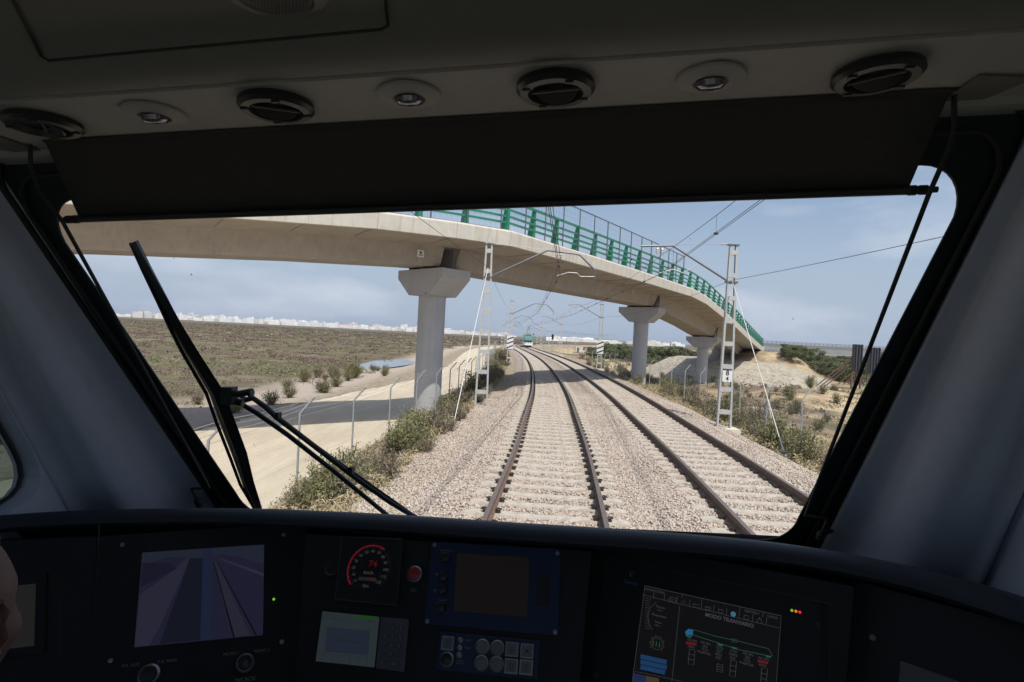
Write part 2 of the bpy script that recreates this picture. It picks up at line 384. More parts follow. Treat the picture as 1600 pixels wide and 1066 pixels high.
rc_ = mixc(math_('MULTIPLY', mrange(noise(1.0, 5, .6, stretch=(3.2, .12, 1)), .5, .66), .5), rc_, (.50, .42, .30))
rc_ = mixc(math_('MULTIPLY', mrange(noise(28, 3, .7), .55, .72), .35), rc_, (.34, .28, .21))
l.new(rc_, b.inputs['Base Color'])
bp = n.new('ShaderNodeBump'); bp.inputs['Strength'].default_value = .35; bp.inputs['Distance'].default_value = .03; l.new(noise(12, 6, .7), bp.inputs['Height']); l.new(bp.outputs[0], b.inputs['Normal'])
road.data.materials.append(m)

# ponds
m, n, l, b = new_mat('still_water'); b.inputs['Base Color'].default_value = (.16, .19, .19, 1); b.inputs['Roughness'].default_value = .06
geo = n.new('ShaderNodeNewGeometry'); bp = n.new('ShaderNodeBump'); bp.inputs['Strength'].default_value = .08; bp.inputs['Distance'].default_value = .02
l.new(noise(3, 3), bp.inputs['Height']); l.new(bp.outputs[0], b.inputs['Normal'])
mb = MB()
for (cx_, cy_, rx, ry) in ((-16.3, 76, 2.5, 11.5),):
    z = float(hz(np.array(cx_), np.array(cy_)))+.30
    mb.add([(cx_+rx*1.15*cos(t)*(1+.12*sin(3*t)), cy_+ry*1.15*sin(t)*(1+.1*sin(4*t+1)), z) for t in np.linspace(0, 2*pi, 48, endpoint=False)], [tuple(range(48))])
tag(mb.build('pond_water', m), kind='structure')

# ballast bed
by = np.concatenate([np.arange(2, 40, .12), np.arange(40, 120, .5), np.arange(120, 420, 3.)])
bu = np.concatenate([np.linspace(-3.9, -1.5, 24), np.linspace(-1.4, SPC+1.4, 60), np.linspace(SPC+1.5, SPC+3.5, 20)])
BY, BU = np.meshgrid(by, bu, indexing='ij'); BX = BU+xc(BY)
bz = np.full(BY.shape, ST-.035)
bz -= sstep(-1.75, -3.9, BU)*.95*(sstep(-1.75, -2.0, BU))
bz -= sstep(SPC+1.75, SPC+3.4, BU)*.72
mid = np.exp(-((BU-SPC/2)/.35)**2); bz -= .04*mid
bz += RNG.normal(0, .009, BY.shape)*(1+0*BY)+.02*wnoise(BX, BY, .7, 2)
bz[:, 0] = hz(BX[:, 0], BY[:, 0])-.25; bz[:, -1] = hz(BX[:, -1], BY[:, -1])-.3
nb = len(bu); ii = (np.arange(len(by)-1)[:, None]*nb+np.arange(nb-1)[None, :]).ravel()
bed = np_obj('ballast_bed', np.stack([BX, BY, bz], -1).reshape(-1, 3), np.stack([ii, ii+1, ii+nb+1, ii+nb], 1), [])
tag(bed, kind='structure')
m, n, l, b = new_mat('ballast'); b.inputs['Roughness'].default_value = .9; b.inputs['Specular IOR Level'].default_value = .15
geo = n.new('ShaderNodeNewGeometry')
vo = n.new('ShaderNodeTexVoronoi'); vo.inputs['Scale'].default_value = 19; l.new(geo.outputs['Position'], vo.inputs['Vector'])
sx = n.new('ShaderNodeSeparateColor'); l.new(vo.outputs['Color'], sx.inputs[0])
bc = ramp(sx.outputs[0], [(0, (.29, .22, .175)), (.3, (.43, .345, .285)), (.55, (.525, .445, .37)), (.8, (.45, .405, .36)), (1, (.59, .525, .455))])
dk = mrange(vo.outputs['Distance'], .78, .42)
bc = mixc(dk, (.15, .115, .09), bc); l.new(bc, b.inputs['Base Color'])
bp = n.new('ShaderNodeBump'); bp.inputs['Strength'].default_value = .9; bp.inputs['Distance'].default_value = .03; bp.invert = True
l.new(vo.outputs['Distance'], bp.inputs['Height']); l.new(bp.outputs[0], b.inputs['Normal']); bed.data.materials.append(m)

def rocks(name, P, size, rnd):
    N = len(P); c = np.array([[-1, -1, -1], [1, -1, -1], [1, 1, -1], [-1, 1, -1], [-1, -1, 1], [1, -1, 1], [1, 1, 1], [-1, 1, 1]], float)
    V = c[None]*(1+RNG.uniform(-.42, .25, (N, 8, 3)))
    q = RNG.normal(size=(N, 4)); q /= np.linalg.norm(q, axis=1)[:, None]; w, x, y, z = q.T
    Rm = np.stack([1-2*(y*y+z*z), 2*(x*y-z*w), 2*(x*z+y*w), 2*(x*y+z*w), 1-2*(x*x+z*z), 2*(y*z-x*w), 2*(x*z-y*w), 2*(y*z+x*w), 1-2*(x*x+y*y)], 1).reshape(N, 3, 3)
    sc = size[:, None]*RNG.uniform(.6, 1.25, (N, 3))
    V = np.einsum('nij,nkj->nki', Rm, V*sc[:, None, :]*.5)+P[:, None, :]
    fq = np.array([(0, 3, 2, 1), (4, 5, 6, 7), (0, 1, 5, 4), (1, 2, 6, 5), (2, 3, 7, 6), (3, 0, 4, 7)])
    Fq = (fq[None]+8*np.arange(N)[:, None, None]).reshape(-1, 4)
    return np_obj(name, V.reshape(-1, 3), Fq, M['stone'], np.repeat(rnd, 8))
N = 125000
yy = 6.5+24*RNG.random(N)**1.35; uu = RNG.uniform(-3.5, SPC+3.1, N); uu = np.where(RNG.random(N) < .02, RNG.uniform(-4.6, -3.0, N), uu)
S0 = 6.0
def near_sleeper(yy, uu):
    bad = np.zeros(len(yy), bool)
    for oc in (0, SPC):
        du = uu-oc; s = yy-du*0; ph = ((s+du*(xc(yy+.5)-xc(yy-.5))*0-S0+.3) % .6)-.3
        bad |= (np.abs(du) < 1.29) & (np.abs(ph-0) < .128)
        bad |= np.abs(np.abs(du)-.87) < .1
    return bad
k = ~near_sleeper(yy, uu); yy, uu = yy[k], uu[k]
sl_ = (xc(yy+.5)-xc(yy-.5)); kk = 1/np.sqrt(1+sl_**2)
XX = xc(yy)+uu*kk; YY = yy-uu*sl_*kk
ZZ0 = hz(XX, YY); ZZ = np.full(len(yy), ST-.03)-sstep(-1.75, -3.9, uu)*.95*(sstep(-1.75, -2.0, uu))-sstep(SPC+1.75, SPC+3.4, uu)*.72-.04*np.exp(-((uu-SPC/2)/.35)**2)
ZZ = np.maximum(ZZ, ZZ0+.004); cl = wnoise(XX, YY, .9, 3)
rocks('ballast_stones', np.stack([XX, YY, ZZ+RNG.uniform(-.016, .012, len(XX))], 1), RNG.uniform(.018, .041, len(XX)), np.clip(RNG.random(len(XX))*.85+.1*cl+.08, 0, 1))
tag(bpy.data.objects['ballast_stones'], 'pinkish angular ballast stones heaped around both tracks', 'ballast', kind='stuff')

# ------------------------------------------------------------------ railway tracks
def sleeper_mb(far=False):
    mb = MB(); prof = [(-1.3, -.012), (-1.22, 0), (-.62, 0), (-.5, -.006), (-.3, -.010), (0, -.012), (.3, -.010), (.5, -.006), (.62, 0), (1.22, 0), (1.3, -.012)]
    rows = [[(u, -.14, z-.12), (u, -.10, z), (u, .10, z), (u, .14, z-.12)] for u, z in prof]
    mb.grid(rows); mb.add(rows[0]+rows[-1], [(0, 1, 2, 3), (7, 6, 5, 4)])
    return mb
def clip_mb():
    mb = MB()
    for g in (-1,):
        mb.box((0, 0, .012), (.07, .11, .024)); mb.tube([(-.045, -.04, .03), (.0, -.045, .055), (.05, -.02, .05), (.05, .02, .05), (.0, .045, .055), (-.045, .04, .03)], .012, 5)
    return mb
SLP = sleeper_mb().build('sleeper', M['sleeper']); CLP = clip_mb().build('rail_clip', M['clip'])
sl_mesh, cl_mesh = SLP.data, CLP.data; bpy.data.objects.remove(SLP); bpy.data.objects.remove(CLP)
RAILP = [(-.036, 0, 1), (.036, 0, 1), (.036, -.035, 0), (.010, -.05, 0), (.010, -.125, 0), (.065, -.145, 0), (.065, -.158, 0), (-.065, -.158, 0), (-.065, -.145, 0), (-.010, -.125, 0), (-.010, -.05, 0), (-.036, -.035, 0)]
def railway(oc, label):
    t = thing('railway_track', label, 'railway track', tp(7, oc, 0))
    rys = np.concatenate([np.arange(3, 60, .75), np.arange(60, 430, 2.5)])
    for g in (-1, 1):
        mb = MB(); rows = []
        for y in rys: rows.append([tp(float(y), oc+g*.87+a, RH+z) for a, z, q in RAILP])
        w = len(RAILP); mb.grid(rows, close=True)
        o = mb.build('rail', [M['rail'], M['railtop']], t)
        mi = [0]*len(o.data.polygons)
        for i, p in enumerate(o.data.polygons):
            if abs(p.normal.z) > .97 and p.center.z > RH-.01: mi[i] = 1
        o.data.polygons.foreach_set('material_index', mi)
    org = origin_of(t)
    ks = list(range(0, 230)); extra = MB()
    for k in ks:
        y = S0+.6*k; s = slope(y); P = tp(y, oc, ST)
        Mx = Matrix.Translation(P-org) @ Matrix.Rotation(-atan(s), 4, 'Z')
        if k < 100:
            o = bpy.data.objects.new('sleeper', sl_mesh); COL.objects.link(o); o.parent = t; o.matrix_local = Mx
            if k < 26:
                for g in (-1, 1):
                    for q in (-1, 1):
                        c = bpy.data.objects.new('rail_clip', cl_mesh); COL.objects.link(c); c.parent = o
                        c.matrix_local = Matrix.Translation((g*.87+q*.105, 0, 0)) @ (Matrix.Rotation(pi, 4, 'Z') if q < 0 else Matrix.Identity(4))
            else:
                for g in (-1, 1):
                    for q in (-1, 1): extra.box(P+Matrix.Rotation(-atan(s), 3, 'Z') @ Vector((g*.87+q*.10, 0, .025)), (.09, .10, .05), mi=1)
        if k >= 100:
            R3 = Matrix.Rotation(-atan(s), 3, 'Z')
            if k < 150:
                for g in (-1, 1):
                    for q in (-1, 1): extra.box(P+R3 @ Vector((g*.87+q*.10, 0, .025)), (.09, .10, .05), mi=1)
            sm = [P+R3 @ v.co for v in sl_mesh.vertices]; extra.add(sm, [tuple(p.vertices) for p in sl_mesh.polygons])
    e = extra.build('distant_sleepers', [M['sleeper'], M['clip']], t, fix=False); e['kind'] = 'stuff'
    return t
railway(0, 'left railway track, the one running straight under the windscreen between white lattice masts')
railway(SPC, 'right railway track, the one the oncoming green tram stands on')

# ------------------------------------------------------------------ road overpass
FZ = 7.32
Kp = Vector((-.34, 25.8, 0)); dA = Vector((.8, .6, 0)); 
near_edge = []   # (x,y,z of the deck's near top edge)
for t_ in (70, 50, 34, 26, 18, 11.5, 6.3, 2.8): near_edge.append((Kp-dA*t_, FZ-(.0065*t_*t_*.72 if t_ < 12 else .62+.075*(t_-12))))
near_edge.append((Kp, FZ+.02))
B1 = Vector((14.6, 47.5, 0)); near_edge += [(Kp.lerp(B1, .33), FZ+.06), (Kp.lerp(B1, .66), FZ+.06), (B1, FZ-.02)]
near_edge += [(Vector((17.2, 51.6, 0)), FZ-.28), (Vector((24.8, 64, 0)), 5.45), (Vector((31.4, 76, 0)), 4.2), (Vector((39.2, 90.2, 0)), 2.92), (Vector((43, 97, 0)), 2.75)]
EP = []          # resampled edge with smoothed normals
for i in range(len(near_edge)-1):
    a, b2 = near_edge[i], near_edge[i+1]; L = (b2[0]-a[0]).length; k = max(1, int(L/2.2))
    for j in range(k): EP.append((a[0].lerp(b2[0], j/k), lerp(a[1], b2[1], j/k)))
EP.append(near_edge[-1])
def enorm(i):
    a = EP[max(i-1, 0)][0]; c = EP[min(i+1, len(EP)-1)][0]; d = (c-a).normalized(); return d, Vector((-d.y, d.x, 0))
def sect(i, w, dz): 
    d, nn = enorm(i); p = EP[i][0]+nn*w; return Vector((p.x, p.y, EP[i][1]+dz))
bridge = thing('road_overpass', 'beige concrete road overpass with green railings curving over both railway tracks', 'bridge', (-4, 28, -1.2))
mb = MB(); DW = 7.0
prof = [(.0, -.02), (.0, -.52), (.12, -.60), (.45, -.60), (.5, -.56), (2.2, -.64), (4.9, -.64), (DW-.5, -.52), (DW-.45, -.6), (DW-.12, -.6), (DW, -.52), (DW, -.02), (DW-.35, .03), (DW-.4, -.15), (.4, -.15), (.35, .03)]
rows = [[sect(i, w, z) for w, z in prof] for i in range(len(EP))]
mb.grid(rows[:-2], close=True); mb.add(rows[0]+rows[-3], [tuple(range(16))[::-1], tuple(range(16, 32))])
for i in range(2, len(EP)-3): mb.tube([sect(i, .46, -.60), sect(i, 1.0, -.596), sect(i, 2.15, -.65)], .007, 4, caps=False, mi=1)
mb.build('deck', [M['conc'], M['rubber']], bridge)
mb = MB(); fp = [(-.06, .05), (-.10, -.03), (-.06, -.62), (-.003, -.64), (-.003, -.02), (.30, .09)]
rows = [[sect(i, w, z) for w, z in fp] for i in range(len(EP)-2)]
for i in range(0, len(rows)-1):
    A = [p.lerp(q, .002) for p, q in zip(rows[i], rows[i+1])]; B = [p.lerp(q, .998) for p, q in zip(rows[i], rows[i+1])]
    mb.grid([A, B], close=True); mb.add(A+B, [tuple(range(6))[::-1], tuple(range(6, 12))])
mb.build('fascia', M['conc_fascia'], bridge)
pierpos = [(Vector((-4.0, 28.2, 0)), 5.66, -1.25, .66), (Vector((10.9, 49, 0)), 5.64, -.9, .62), (Vector((21.9, 66, 0)), 3.68, -1.6, .60)]
# girders between supports
def wpt(p, w, z, d): nn = Vector((-d.y, d.x, 0)); q = p+nn*w; return Vector((q.x, q.y, z))
A0 = Vector((-4.0, 28.2, 0))-dA*27; A00 = A0-dA*27; AB = Vector((34.9, 90.5, 0))
spans = [(A00, A0, 1.2, 3.2), (A0, pierpos[0][0], 3.2, 5.8), (pierpos[0][0], pierpos[1][0], 5.8, 5.78), (pierpos[1][0], pierpos[2][0], 5.78, 3.82), (pierpos[2][0], AB, 3.82, 1.35)]
for (a, c, za, zc) in spans:
    d = (c-a).normalized(); a1, c1 = a+d*.28, c-d*.28; mb = MB(); rows = []
    for t_ in (0, .04, .045, .25, .5, .75, .955, .96, 1):
        p = a1.lerp(c1, t_); z = lerp(za, zc, t_)
        e = .14 if t_ < .042 or t_ > .957 else 0
        if a is A0: z += .35*sin(pi*t_)
        rows.append([wpt(p, -1.45-e, z+1.22, d), wpt(p, -1.34-e, z+1.0, d), wpt(p, -1.02-e, z+.12, d), wpt(p, -.95-e*.5, z, d), wpt(p, .95+e*.5, z, d), wpt(p, 1.02+e, z+.12, d), wpt(p, 1.34+e, z+1.0, d), wpt(p, 1.45+e, z+1.22, d)])
    mb.grid(rows, close=True); mb.add(rows[0]+rows[-1], [tuple(range(8))[::-1], tuple(range(8, 16))])
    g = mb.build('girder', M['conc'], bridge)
    if a is A0:
        mk = MB(); q = dp(630, 390, 26.6); dd = d; nrm = Vector((d.y, -d.x, 0))
        q = wpt(a.lerp(c, .945), -1.37, za*.055+zc*.945+.55, d); q = Vector((q.x, q.y, q.z))
        mk.box(q+nrm*.03, (.34, .02, .34), (d, nrm, Vector((0, 0, 1)))); mk.build('plate', M['white'], g)
        mk = MB(); mk.box(q+nrm*.045+Vector((0, 0, .05)), (.10, .006, .09), (d, nrm, Vector((0, 0, 1)))); mk.box(q+nrm*.045+Vector((0, 0, -.06)), (.2, .006, .035), (d, nrm, Vector((0, 0, 1)))); mk.build('plate_marking', M['black'], g)
    if a is pierpos[0][0]:
        nrm = Vector((d.y, -d.x, 0)); q = wpt(a.lerp(c, .80), -1.22, lerp(za, zc, .8)+.62, d)
        tm = MB(); text_mb(tm, '9', .6, q+nrm*.16, d, Vector((0, 0, 1)), nrm, .02); tm.build('painted_number', M['white'], g, fix=False)
for i, (p, zt, zb, r) in enumerate(pierpos):
    d = (pierpos[min(i+1, 2)][0]-pierpos[max(i-1, 0)][0]).normalized() if i else (dA+(pierpos[1][0]-pierpos[0][0]).normalized()).normalized()
    nn = Vector((-d.y, d.x, 0)); pr = thing('pier', None, None)
    pr.parent = bridge; pr.matrix_world = Matrix.Translation(Vector((0, 0, 0))); pr.matrix_local = Matrix.Identity(4); ORG.pop(pr.name)
    cm = MB(); cm.lathe((p.x, p.y, zb), (0, 0, 1), [(r, 0), (r, .9)]+[(r, .9+(zt-1.22-zb-.9)*q) for q in (.33, .66, 1)], 40)
    cm.build('column', M['conc_pier'], pr, smooth=True)
    hw, hl = 1.75, .85; ps = [(-hw, 0), (-hw, -.42), (-.78, -1.24), (.78, -1.24), (hw, -.42), (hw, 0)]
    cm = MB(); cm.prism([Vector((p.x, p.y, zt))+nn*w+Vector((0, 0, z))-d*hl for w, z in ps], d, hl*2); cm.build('pier_cap', M['conc_pier'], pr)
    cm = MB()
    for w in (-.85, .85):
        for s in (-.5, .5): cm.box(Vector((p.x, p.y, zt+.06))+nn*w+d*s, (.42, .42, .11), (d, nn, Vector((0, 0, 1))))
    cm.build('bearing', M['black'], pr)
    cm = MB(); cm.tube([Vector((p.x, p.y, zt+1.2))-nn*1.5+d*.0, Vector((p.x, p.y, zt+.1))-nn*1.42], .06, 8); cm.build('drain_pipe', M['gdark'], pr)
    if i == 0: pr['label'] = 'thick grey pier left of the tracks, beside the dirt road'
    if i == 1: pr['label'] = 'grey pier right of the tracks, middle of the three'
    if i == 2: pr['label'] = 'shortest pier, standing before the stone pitching'
# abutment
d = Vector((.48, .877, 0)); nn = Vector((-d.y, d.x, 0)); ab = MB(); c = Vector((35.4, 91.3, 0))
ab.box((c.x, c.y, .3), (1.6, 7.2, 1.9), (d, nn, Vector((0, 0, 1)))); ab.box((c+d*.9).to_tuple()[:2]+(1.6,), (.5, 7.2, 2.0), (d, nn, Vector((0, 0, 1))))
for s in (-1, 1):
    q = c+nn*3.35*s
    ab.prism([Vector((q.x, q.y, -1))+d*.9, Vector((q.x, q.y, 2.45))+d*.9, Vector((q.x, q.y, 2.2))+d*7, Vector((q.x, q.y, .2))+d*7], nn*s, .35)
ab.build('abutment', M['conc'], bridge)
# parapet railing
rl = thing('guard_railing', None, None); rl.parent = bridge; rl.matrix_local = Matrix.Identity(4); ORG.pop(rl.name)
rl['label'] = 'bright green steel parapet railing along the deck edge'
cum = [0.0]
for i in range(1, len(EP)): cum.append(cum[-1]+(EP[i][0]-EP[i-1][0]).length)
def along(s, w, dz):
    i = int(np.clip(np.searchsorted(cum, s)-1, 0, len(EP)-2)); t_ = (s-cum[i])/(cum[i+1]-cum[i]); return sect(i, w, dz).lerp(sect(i+1, w, dz), t_)
PO = None; s = 4.0; n_post = 0
while s < cum[-1]-5 and n_post < 90:
    P = along(s, .16, 0); P2 = along(s+.1, .16, 0); d = (P2-P).normalized(); dh = Vector((d.x, d.y, 0)).normalized(); nn = Vector((-dh.y, dh.x, 0))
    if PO is None:
        mb = MB(); X, Y_, Z = Vector((1, 0, 0)), Vector((0, 1, 0)), Vector((0, 0, 1))
        for q in (-.09, .09):
            mb.hexa([Vector((q-.012, -.02, .08)), Vector((q+.012, -.02, .08)), Vector((q+.012, .34, .08)), Vector((q-.012, .34, .08)), Vector((q*.55-.012, -.04, 1.42)), Vector((q*.55+.012, -.04, 1.42)), Vector((q*.55+.012, .10, 1.42)), Vector((q*.55-.012, .10, 1.42))])
        mb.hexa([Vector((-.10, -.03, .08)), Vector((.10, -.03, .08)), Vector((.10, -.01, .08)), Vector((-.10, -.01, .08)), Vector((-.06, -.05, 1.42)), Vector((.06, -.05, 1.42)), Vector((.06, -.03, 1.42)), Vector((-.06, -.03, 1.42))])
        mb.box((0, .14, .09), (.3, .44, .03))
        PO = mb.build('railing_post', M['green'], rl); po = PO
    else:
        po = PO.copy(); COL.objects.link(po); po.parent = rl
    po.matrix_local = Matrix.Translation(P-origin_of(bridge)) @ Matrix(((dh.x, nn.x, 0, 0), (dh.y, nn.y, 0, 0), (0, 0, 1, 0), (0, 0, 0, 1)))
    s += 2.2; n_post += 1
PO.data.transform(Matrix.Translation(origin_of(bridge)))
for h, wd, hh in ((1.40, .10, .11), (1.0, .07, .09), (.70, .07, .09), (.42, .07, .09)):
    mb = MB(); ss = np.arange(2, cum[-1]-4.5, 1.1); pts = [along(float(q), .11+.04*(1.4-h), h) for q in ss]
    for a, c in zip(pts[:-1], pts[1:]): mb.bar(a, c, wd, hh)
    mb.build('railing_bar', M['green'], rl)
# grey mesh fence over the tracks
mf = thing('safety_fence', None, None); mf.parent = bridge; mf.matrix_local = Matrix.Identity(4); ORG.pop(mf.name)
mf['label'] = 'tall grey mesh safety fence behind the green railing above the tracks'
s0 = 27.5; s1 = cum[[i for i, e in enumerate(EP) if e[0].x > 12.2][0]]
ss = np.arange(s0, s1, 1.75); mb = MB()
for q in ss: mb.bar(along(q, .02, -.10), along(q, .02, 2.35), .06, .06, (1, 0, 0))
for a, c in zip(ss[:-1], ss[1:]):
    for h in (2.33, .06): mb.bar(along(a, .02, h), along(c, .02, h), .045, .045)
mb.build('fence_frame', M['gdark'], mf)
mb = MB()
for q in np.arange(s0, s1, .28): mb.tube([along(q, .02, .06), along(q, .02, 2.33)], .0028, 3, caps=False)
for h in np.arange(.3, 2.3, .28):
    mb.tube([along(float(q), .02, float(h)) for q in np.arange(s0, s1, 1.0)], .0028, 3, caps=False)
mb.build('mesh_panel', M['gdark'], mf, fix=False)

# ------------------------------------------------------------------ stone pitching below the abutment
m, n, l, b = new_mat('stone_pitching'); b.inputs['Roughness'].default_value = .9
geo = n.new('ShaderNodeNewGeometry'); vo = n.new('ShaderNodeTexVoronoi'); vo.inputs['Scale'].default_value = 1.9; l.new(geo.outputs['Position'], vo.inputs['Vector'])
v2 = n.new('ShaderNodeTexVoronoi'); v2.feature = 'DISTANCE_TO_EDGE'; v2.inputs['Scale'].default_value = 1.9; l.new(geo.outputs['Position'], v2.inputs['Vector'])
sx = n.new('ShaderNodeSeparateColor'); l.new(vo.outputs['Color'], sx.inputs[0])
cc = ramp(sx.outputs[0], [(0, (.24, .205, .15)), (.5, (.32, .28, .21)), (1, (.39, .345, .27))])
l.new(mixc(mrange(v2.outputs['Distance'], .02, .07), (.46, .43, .37), cc), b.inputs['Base Color'])
mb = MB()
tl = [Vector((23.0, 84, .75)), Vector((26, 80.5, .78)), Vector((36.2, 79.3, .75)), Vector((39.5, 83.5, .78)), Vector((41.5, 90, .9))]
bl = [Vector((16.5, 82, -2.1)), Vector((20.5, 72.5, -2.1)), Vector((37.6, 70.5, -2.1)), Vector((45.5, 77.5, -2.1)), Vector((48, 88, -2.1))]
N_ = 8; rows = []
def dens(P): 
    o = []
    for a, c in zip(P[:-1], P[1:]):
        for j in range(N_): o.append(a.lerp(c, j/N_))
    return o+[P[-1]]
T_, B_ = dens(tl), dens(bl)
for k in range(9):
    rows.append([b_.lerp(t_, k/8)+Vector((0, 0, .04*sin(9.1*i+5*k))) for i, (b_, t_) in enumerate(zip(B_, T_))])
mb.grid(rows); top = T_; mb.add(top+[Vector((40, 93, .9)), Vector((27, 93, .9))], [tuple(range(len(top)+2))])
tag(mb.build('stone_slope', m), 'pale stone-pitched slope below the far end of the overpass', 'stone slope')

# ------------------------------------------------------------------ lattice masts
def mast_parts(root, side, sign, base_h, guy=None, top_extra=True):
    """side: +1 mast stands left of its track (arms reach right)"""
    o = origin_of(root); H0, H1 = 0, base_h
    g = MB(); w0, w1 = .55, .27
    X = Vector((1, 0, 0)); Z = Vector((0, 0, 1))
    for s in (-1, 1):
        a, c = Vector((s*w0/2, 0, 0)), Vector((s*w1/2, 0, base_h))
        g.bar(a, c, .018, .14, (1, 0, 0)); g.bar(a+Vector((-s*.035, .06, 0)), c+Vector((-s*.035, .06, 0)), .055, .014, (1, 0, 0)); g.bar(a+Vector((-s*.035, -.06, 0)), c+Vector((-s*.035, -.06, 0)), .055, .014, (1, 0, 0))
    for v in range(len(g.v)): g.v[v] = tuple(Vector(g.v[v])+o)
    g.build('mast_frame', M['galv2'], root)
    k = 0; z = .62
    while z < base_h-.1:
        wd = lerp(w0, w1, z/base_h); bm_ = MB(); bm_.box(o+Vector((0, -.068, z)), (wd-.02, .012, .17)); bm_.box(o+Vector((0, .068, z)), (wd-.02, .012, .17)); bm_.build('batten', M['galv2'], root)
        z += .86
    f = MB(); f.hexa([o+Vector(p) for p in ((-.55, -.45, -.7), (.55, -.45, -.7), (.55, .45, -.7), (-.55, .45, -.7), (-.5, -.4, .02), (.5, -.4, .02), (.5, .4, .02), (-.5, .4, .02))]); f.build('foundation', M['block'], root)
def P3(o, side, x, z, y=0): return o+Vector((side*x, y, z))
def cantilever(root, side, zc, reach=2.9, hook=True):
    o = origin_of(root); zr = zc-o.z; c = MB()
    p = [P3(o, side, .12, zr-.18), P3(o, side, reach-.45, zr+1.06), P3(o, side, reach+.75, zr+.98)]
    if hook: p += [P3(o, side, reach+.95, zr+.93), P3(o, side, reach+1.55, zr+.38), P3(o, side, reach+1.62, zr+.30)]
    c.tube(p, .042, 8)
    if hook: c.tube([P3(o, side, reach+1.62, zr+.38), P3(o, side, reach+1.62, zr-.08)], .03, 6)
    c.build('cantilever_arm', M['gant'], root, smooth=True)
    c = MB(); c.tube([P3(o, side, .14, zr+1.22), P3(o, side, reach-.3, zr+1.08)], .011, 5); c.tube([P3(o, side, .14, zr+1.22), P3(o, side, .16, zr+1.24)], .03, 6); c.build('stay_wire', M['galv'], root)
    c = MB()
    for q in (reach-.06, reach+.12): c.lathe(P3(o, side, q, zr+.72), (0, 0, 1), [(.02, 0), (.055, .02), (.03, .05), (.06, .09), (.03, .13), (.06, .17), (.03, .22), (.02, .28)], 10)
    c.lathe(P3(o, side, .25, zr+1.215), (side, 0, -.05), [(.02, 0), (.04, .03), (.02, .06), (.04, .1), (.02, .13), (.04, .17), (.02, .22)], 8)
    c.build('insulator', M['porc'], root)
    c = MB(); 
    if hook: c.tube([P3(o, side, reach+1.62, zr+.05), P3(o, side, reach+1.0, zr+.02), P3(o, side, reach+.85, zr+.16), P3(o, side, reach+.5, zr+.17), P3(o, side, reach, zr+.0)], .022, 6)
    else: c.tube([P3(o, side, reach-1.45, zr+.42), P3(o, side, reach-.9, zr+.05), P3(o, side, reach-.5, zr+.16), P3(o, side, reach, zr)], .020, 6)
    c.build('steady_arm', M['galv'], root)
    c = MB(); c.tube([P3(o, side, .02, zr-.22, -.09), P3(o, side, .02, zr-.22, .09)], .05, 6); c.box(P3(o, side, 0, zr-.2), (.46, .2, .05)); c.build('lower_bracket', M['gant'], root); c = MB(); c.box(P3(o, side, 0, zr+1.2), (.42, .2, .04)); c.build('upper_bracket', M['gant'], root)
def striped_sign(root, zc, w=.72, h=1.45):
    o = origin_of(root); s = MB(); s.box(o+Vector((0, -.13, zc)), (w, .03, h)); sg = s.build('warning_panel', M['white'], root)
    for k in range(3):
        b_ = MB(); z0 = zc+h/2-.28-k*.46; y = -.149
        b_.prism([o+Vector((-w/2+.02, y, z0-.22)), o+Vector((w/2-.02, y, z0+.06)), o+Vector((w/2-.02, y, z0+.20)), o+Vector((-w/2+.02, y, z0-.08))], (0, -1, 0), .004)
        b_.build('stripe', M['black'], sg)
masts = []
CW = RH+5.27
def add_mast(Y, u, side, H, label, base=None, sign=False, hook=True):
    p = tp(Y, u, -.38) if base is None else base
    t = thing('catenary_mast', label, 'railway mast', p, 'lattice masts along the tracks')
    mast_parts(t, side, sign, H); tx = float(xc(Y))+(0 if side > 0 else SPC)
    cantilever(t, side, CW, reach=abs(tx-p.x), hook=hook)
    if sign: striped_sign(t, 2.35)
    masts.append((t, p, side, H)); return t
mL = add_mast(24.4, -2.95, 1, 7.2, 'nearest left lattice mast, beside the pier, with long bracket arm under the overpass')
mR = add_mast(22.2, SPC+2.75, -1, 6.95, 'nearest right lattice mast carrying a small white number plate', hook=False)
add_mast(64, -3.0, 1, 7.3, 'left lattice mast beyond the overpass with black and white striped panel', sign=True)
add_mast(62, SPC+2.9, -1, 7.3, 'right lattice mast beyond the overpass with black and white striped panel', sign=True, hook=False)
for i, Y in enumerate((104, 146, 190, 235, 282, 335)):
    add_mast(Y, -3.0, 1, 7.3, ['third', 'fourth', 'fifth', 'sixth', 'seventh', 'eighth'][i]+' lattice mast along the left side of the tracks, counted from the cab')
    add_mast(Y-2, SPC+2.9, -1, 7.3, ['third', 'fourth', 'fifth', 'sixth', 'seventh', 'eighth'][i]+' lattice mast along the right side of the tracks, counted from the cab', hook=False)
# number plate on the near right mast
o = origin_of(mR); pb = MB(); pb.box(o+Vector((0, -.10, 1.98)), (.36, .012, .42)); pl = pb.build('number_plate', M['white'], mR)
tm = MB(); text_mb(tm, '8', .26, o+Vector((0, -.108, 2.09)), (1, 0, 0), (0, 0, 1), (0, -1, 0), .002, bold=.006); text_mb(tm, '4', .22, o+Vector((0, -.108, 1.88)), (1, 0, 0), (0, 0, 1), (0, -1, 0), .002, bold=.006); tm.build('plate_number', M['black'], pl, fix=False)
pb = MB(); text_mb(pb, '208', .13, o+Vector((0, -.078, 1.20)), (1, 0, 0), (0, 0, 1), (0, -1, 0), .004, bold=.005); pb.build('painted_number', M['black'], mR, fix=False)
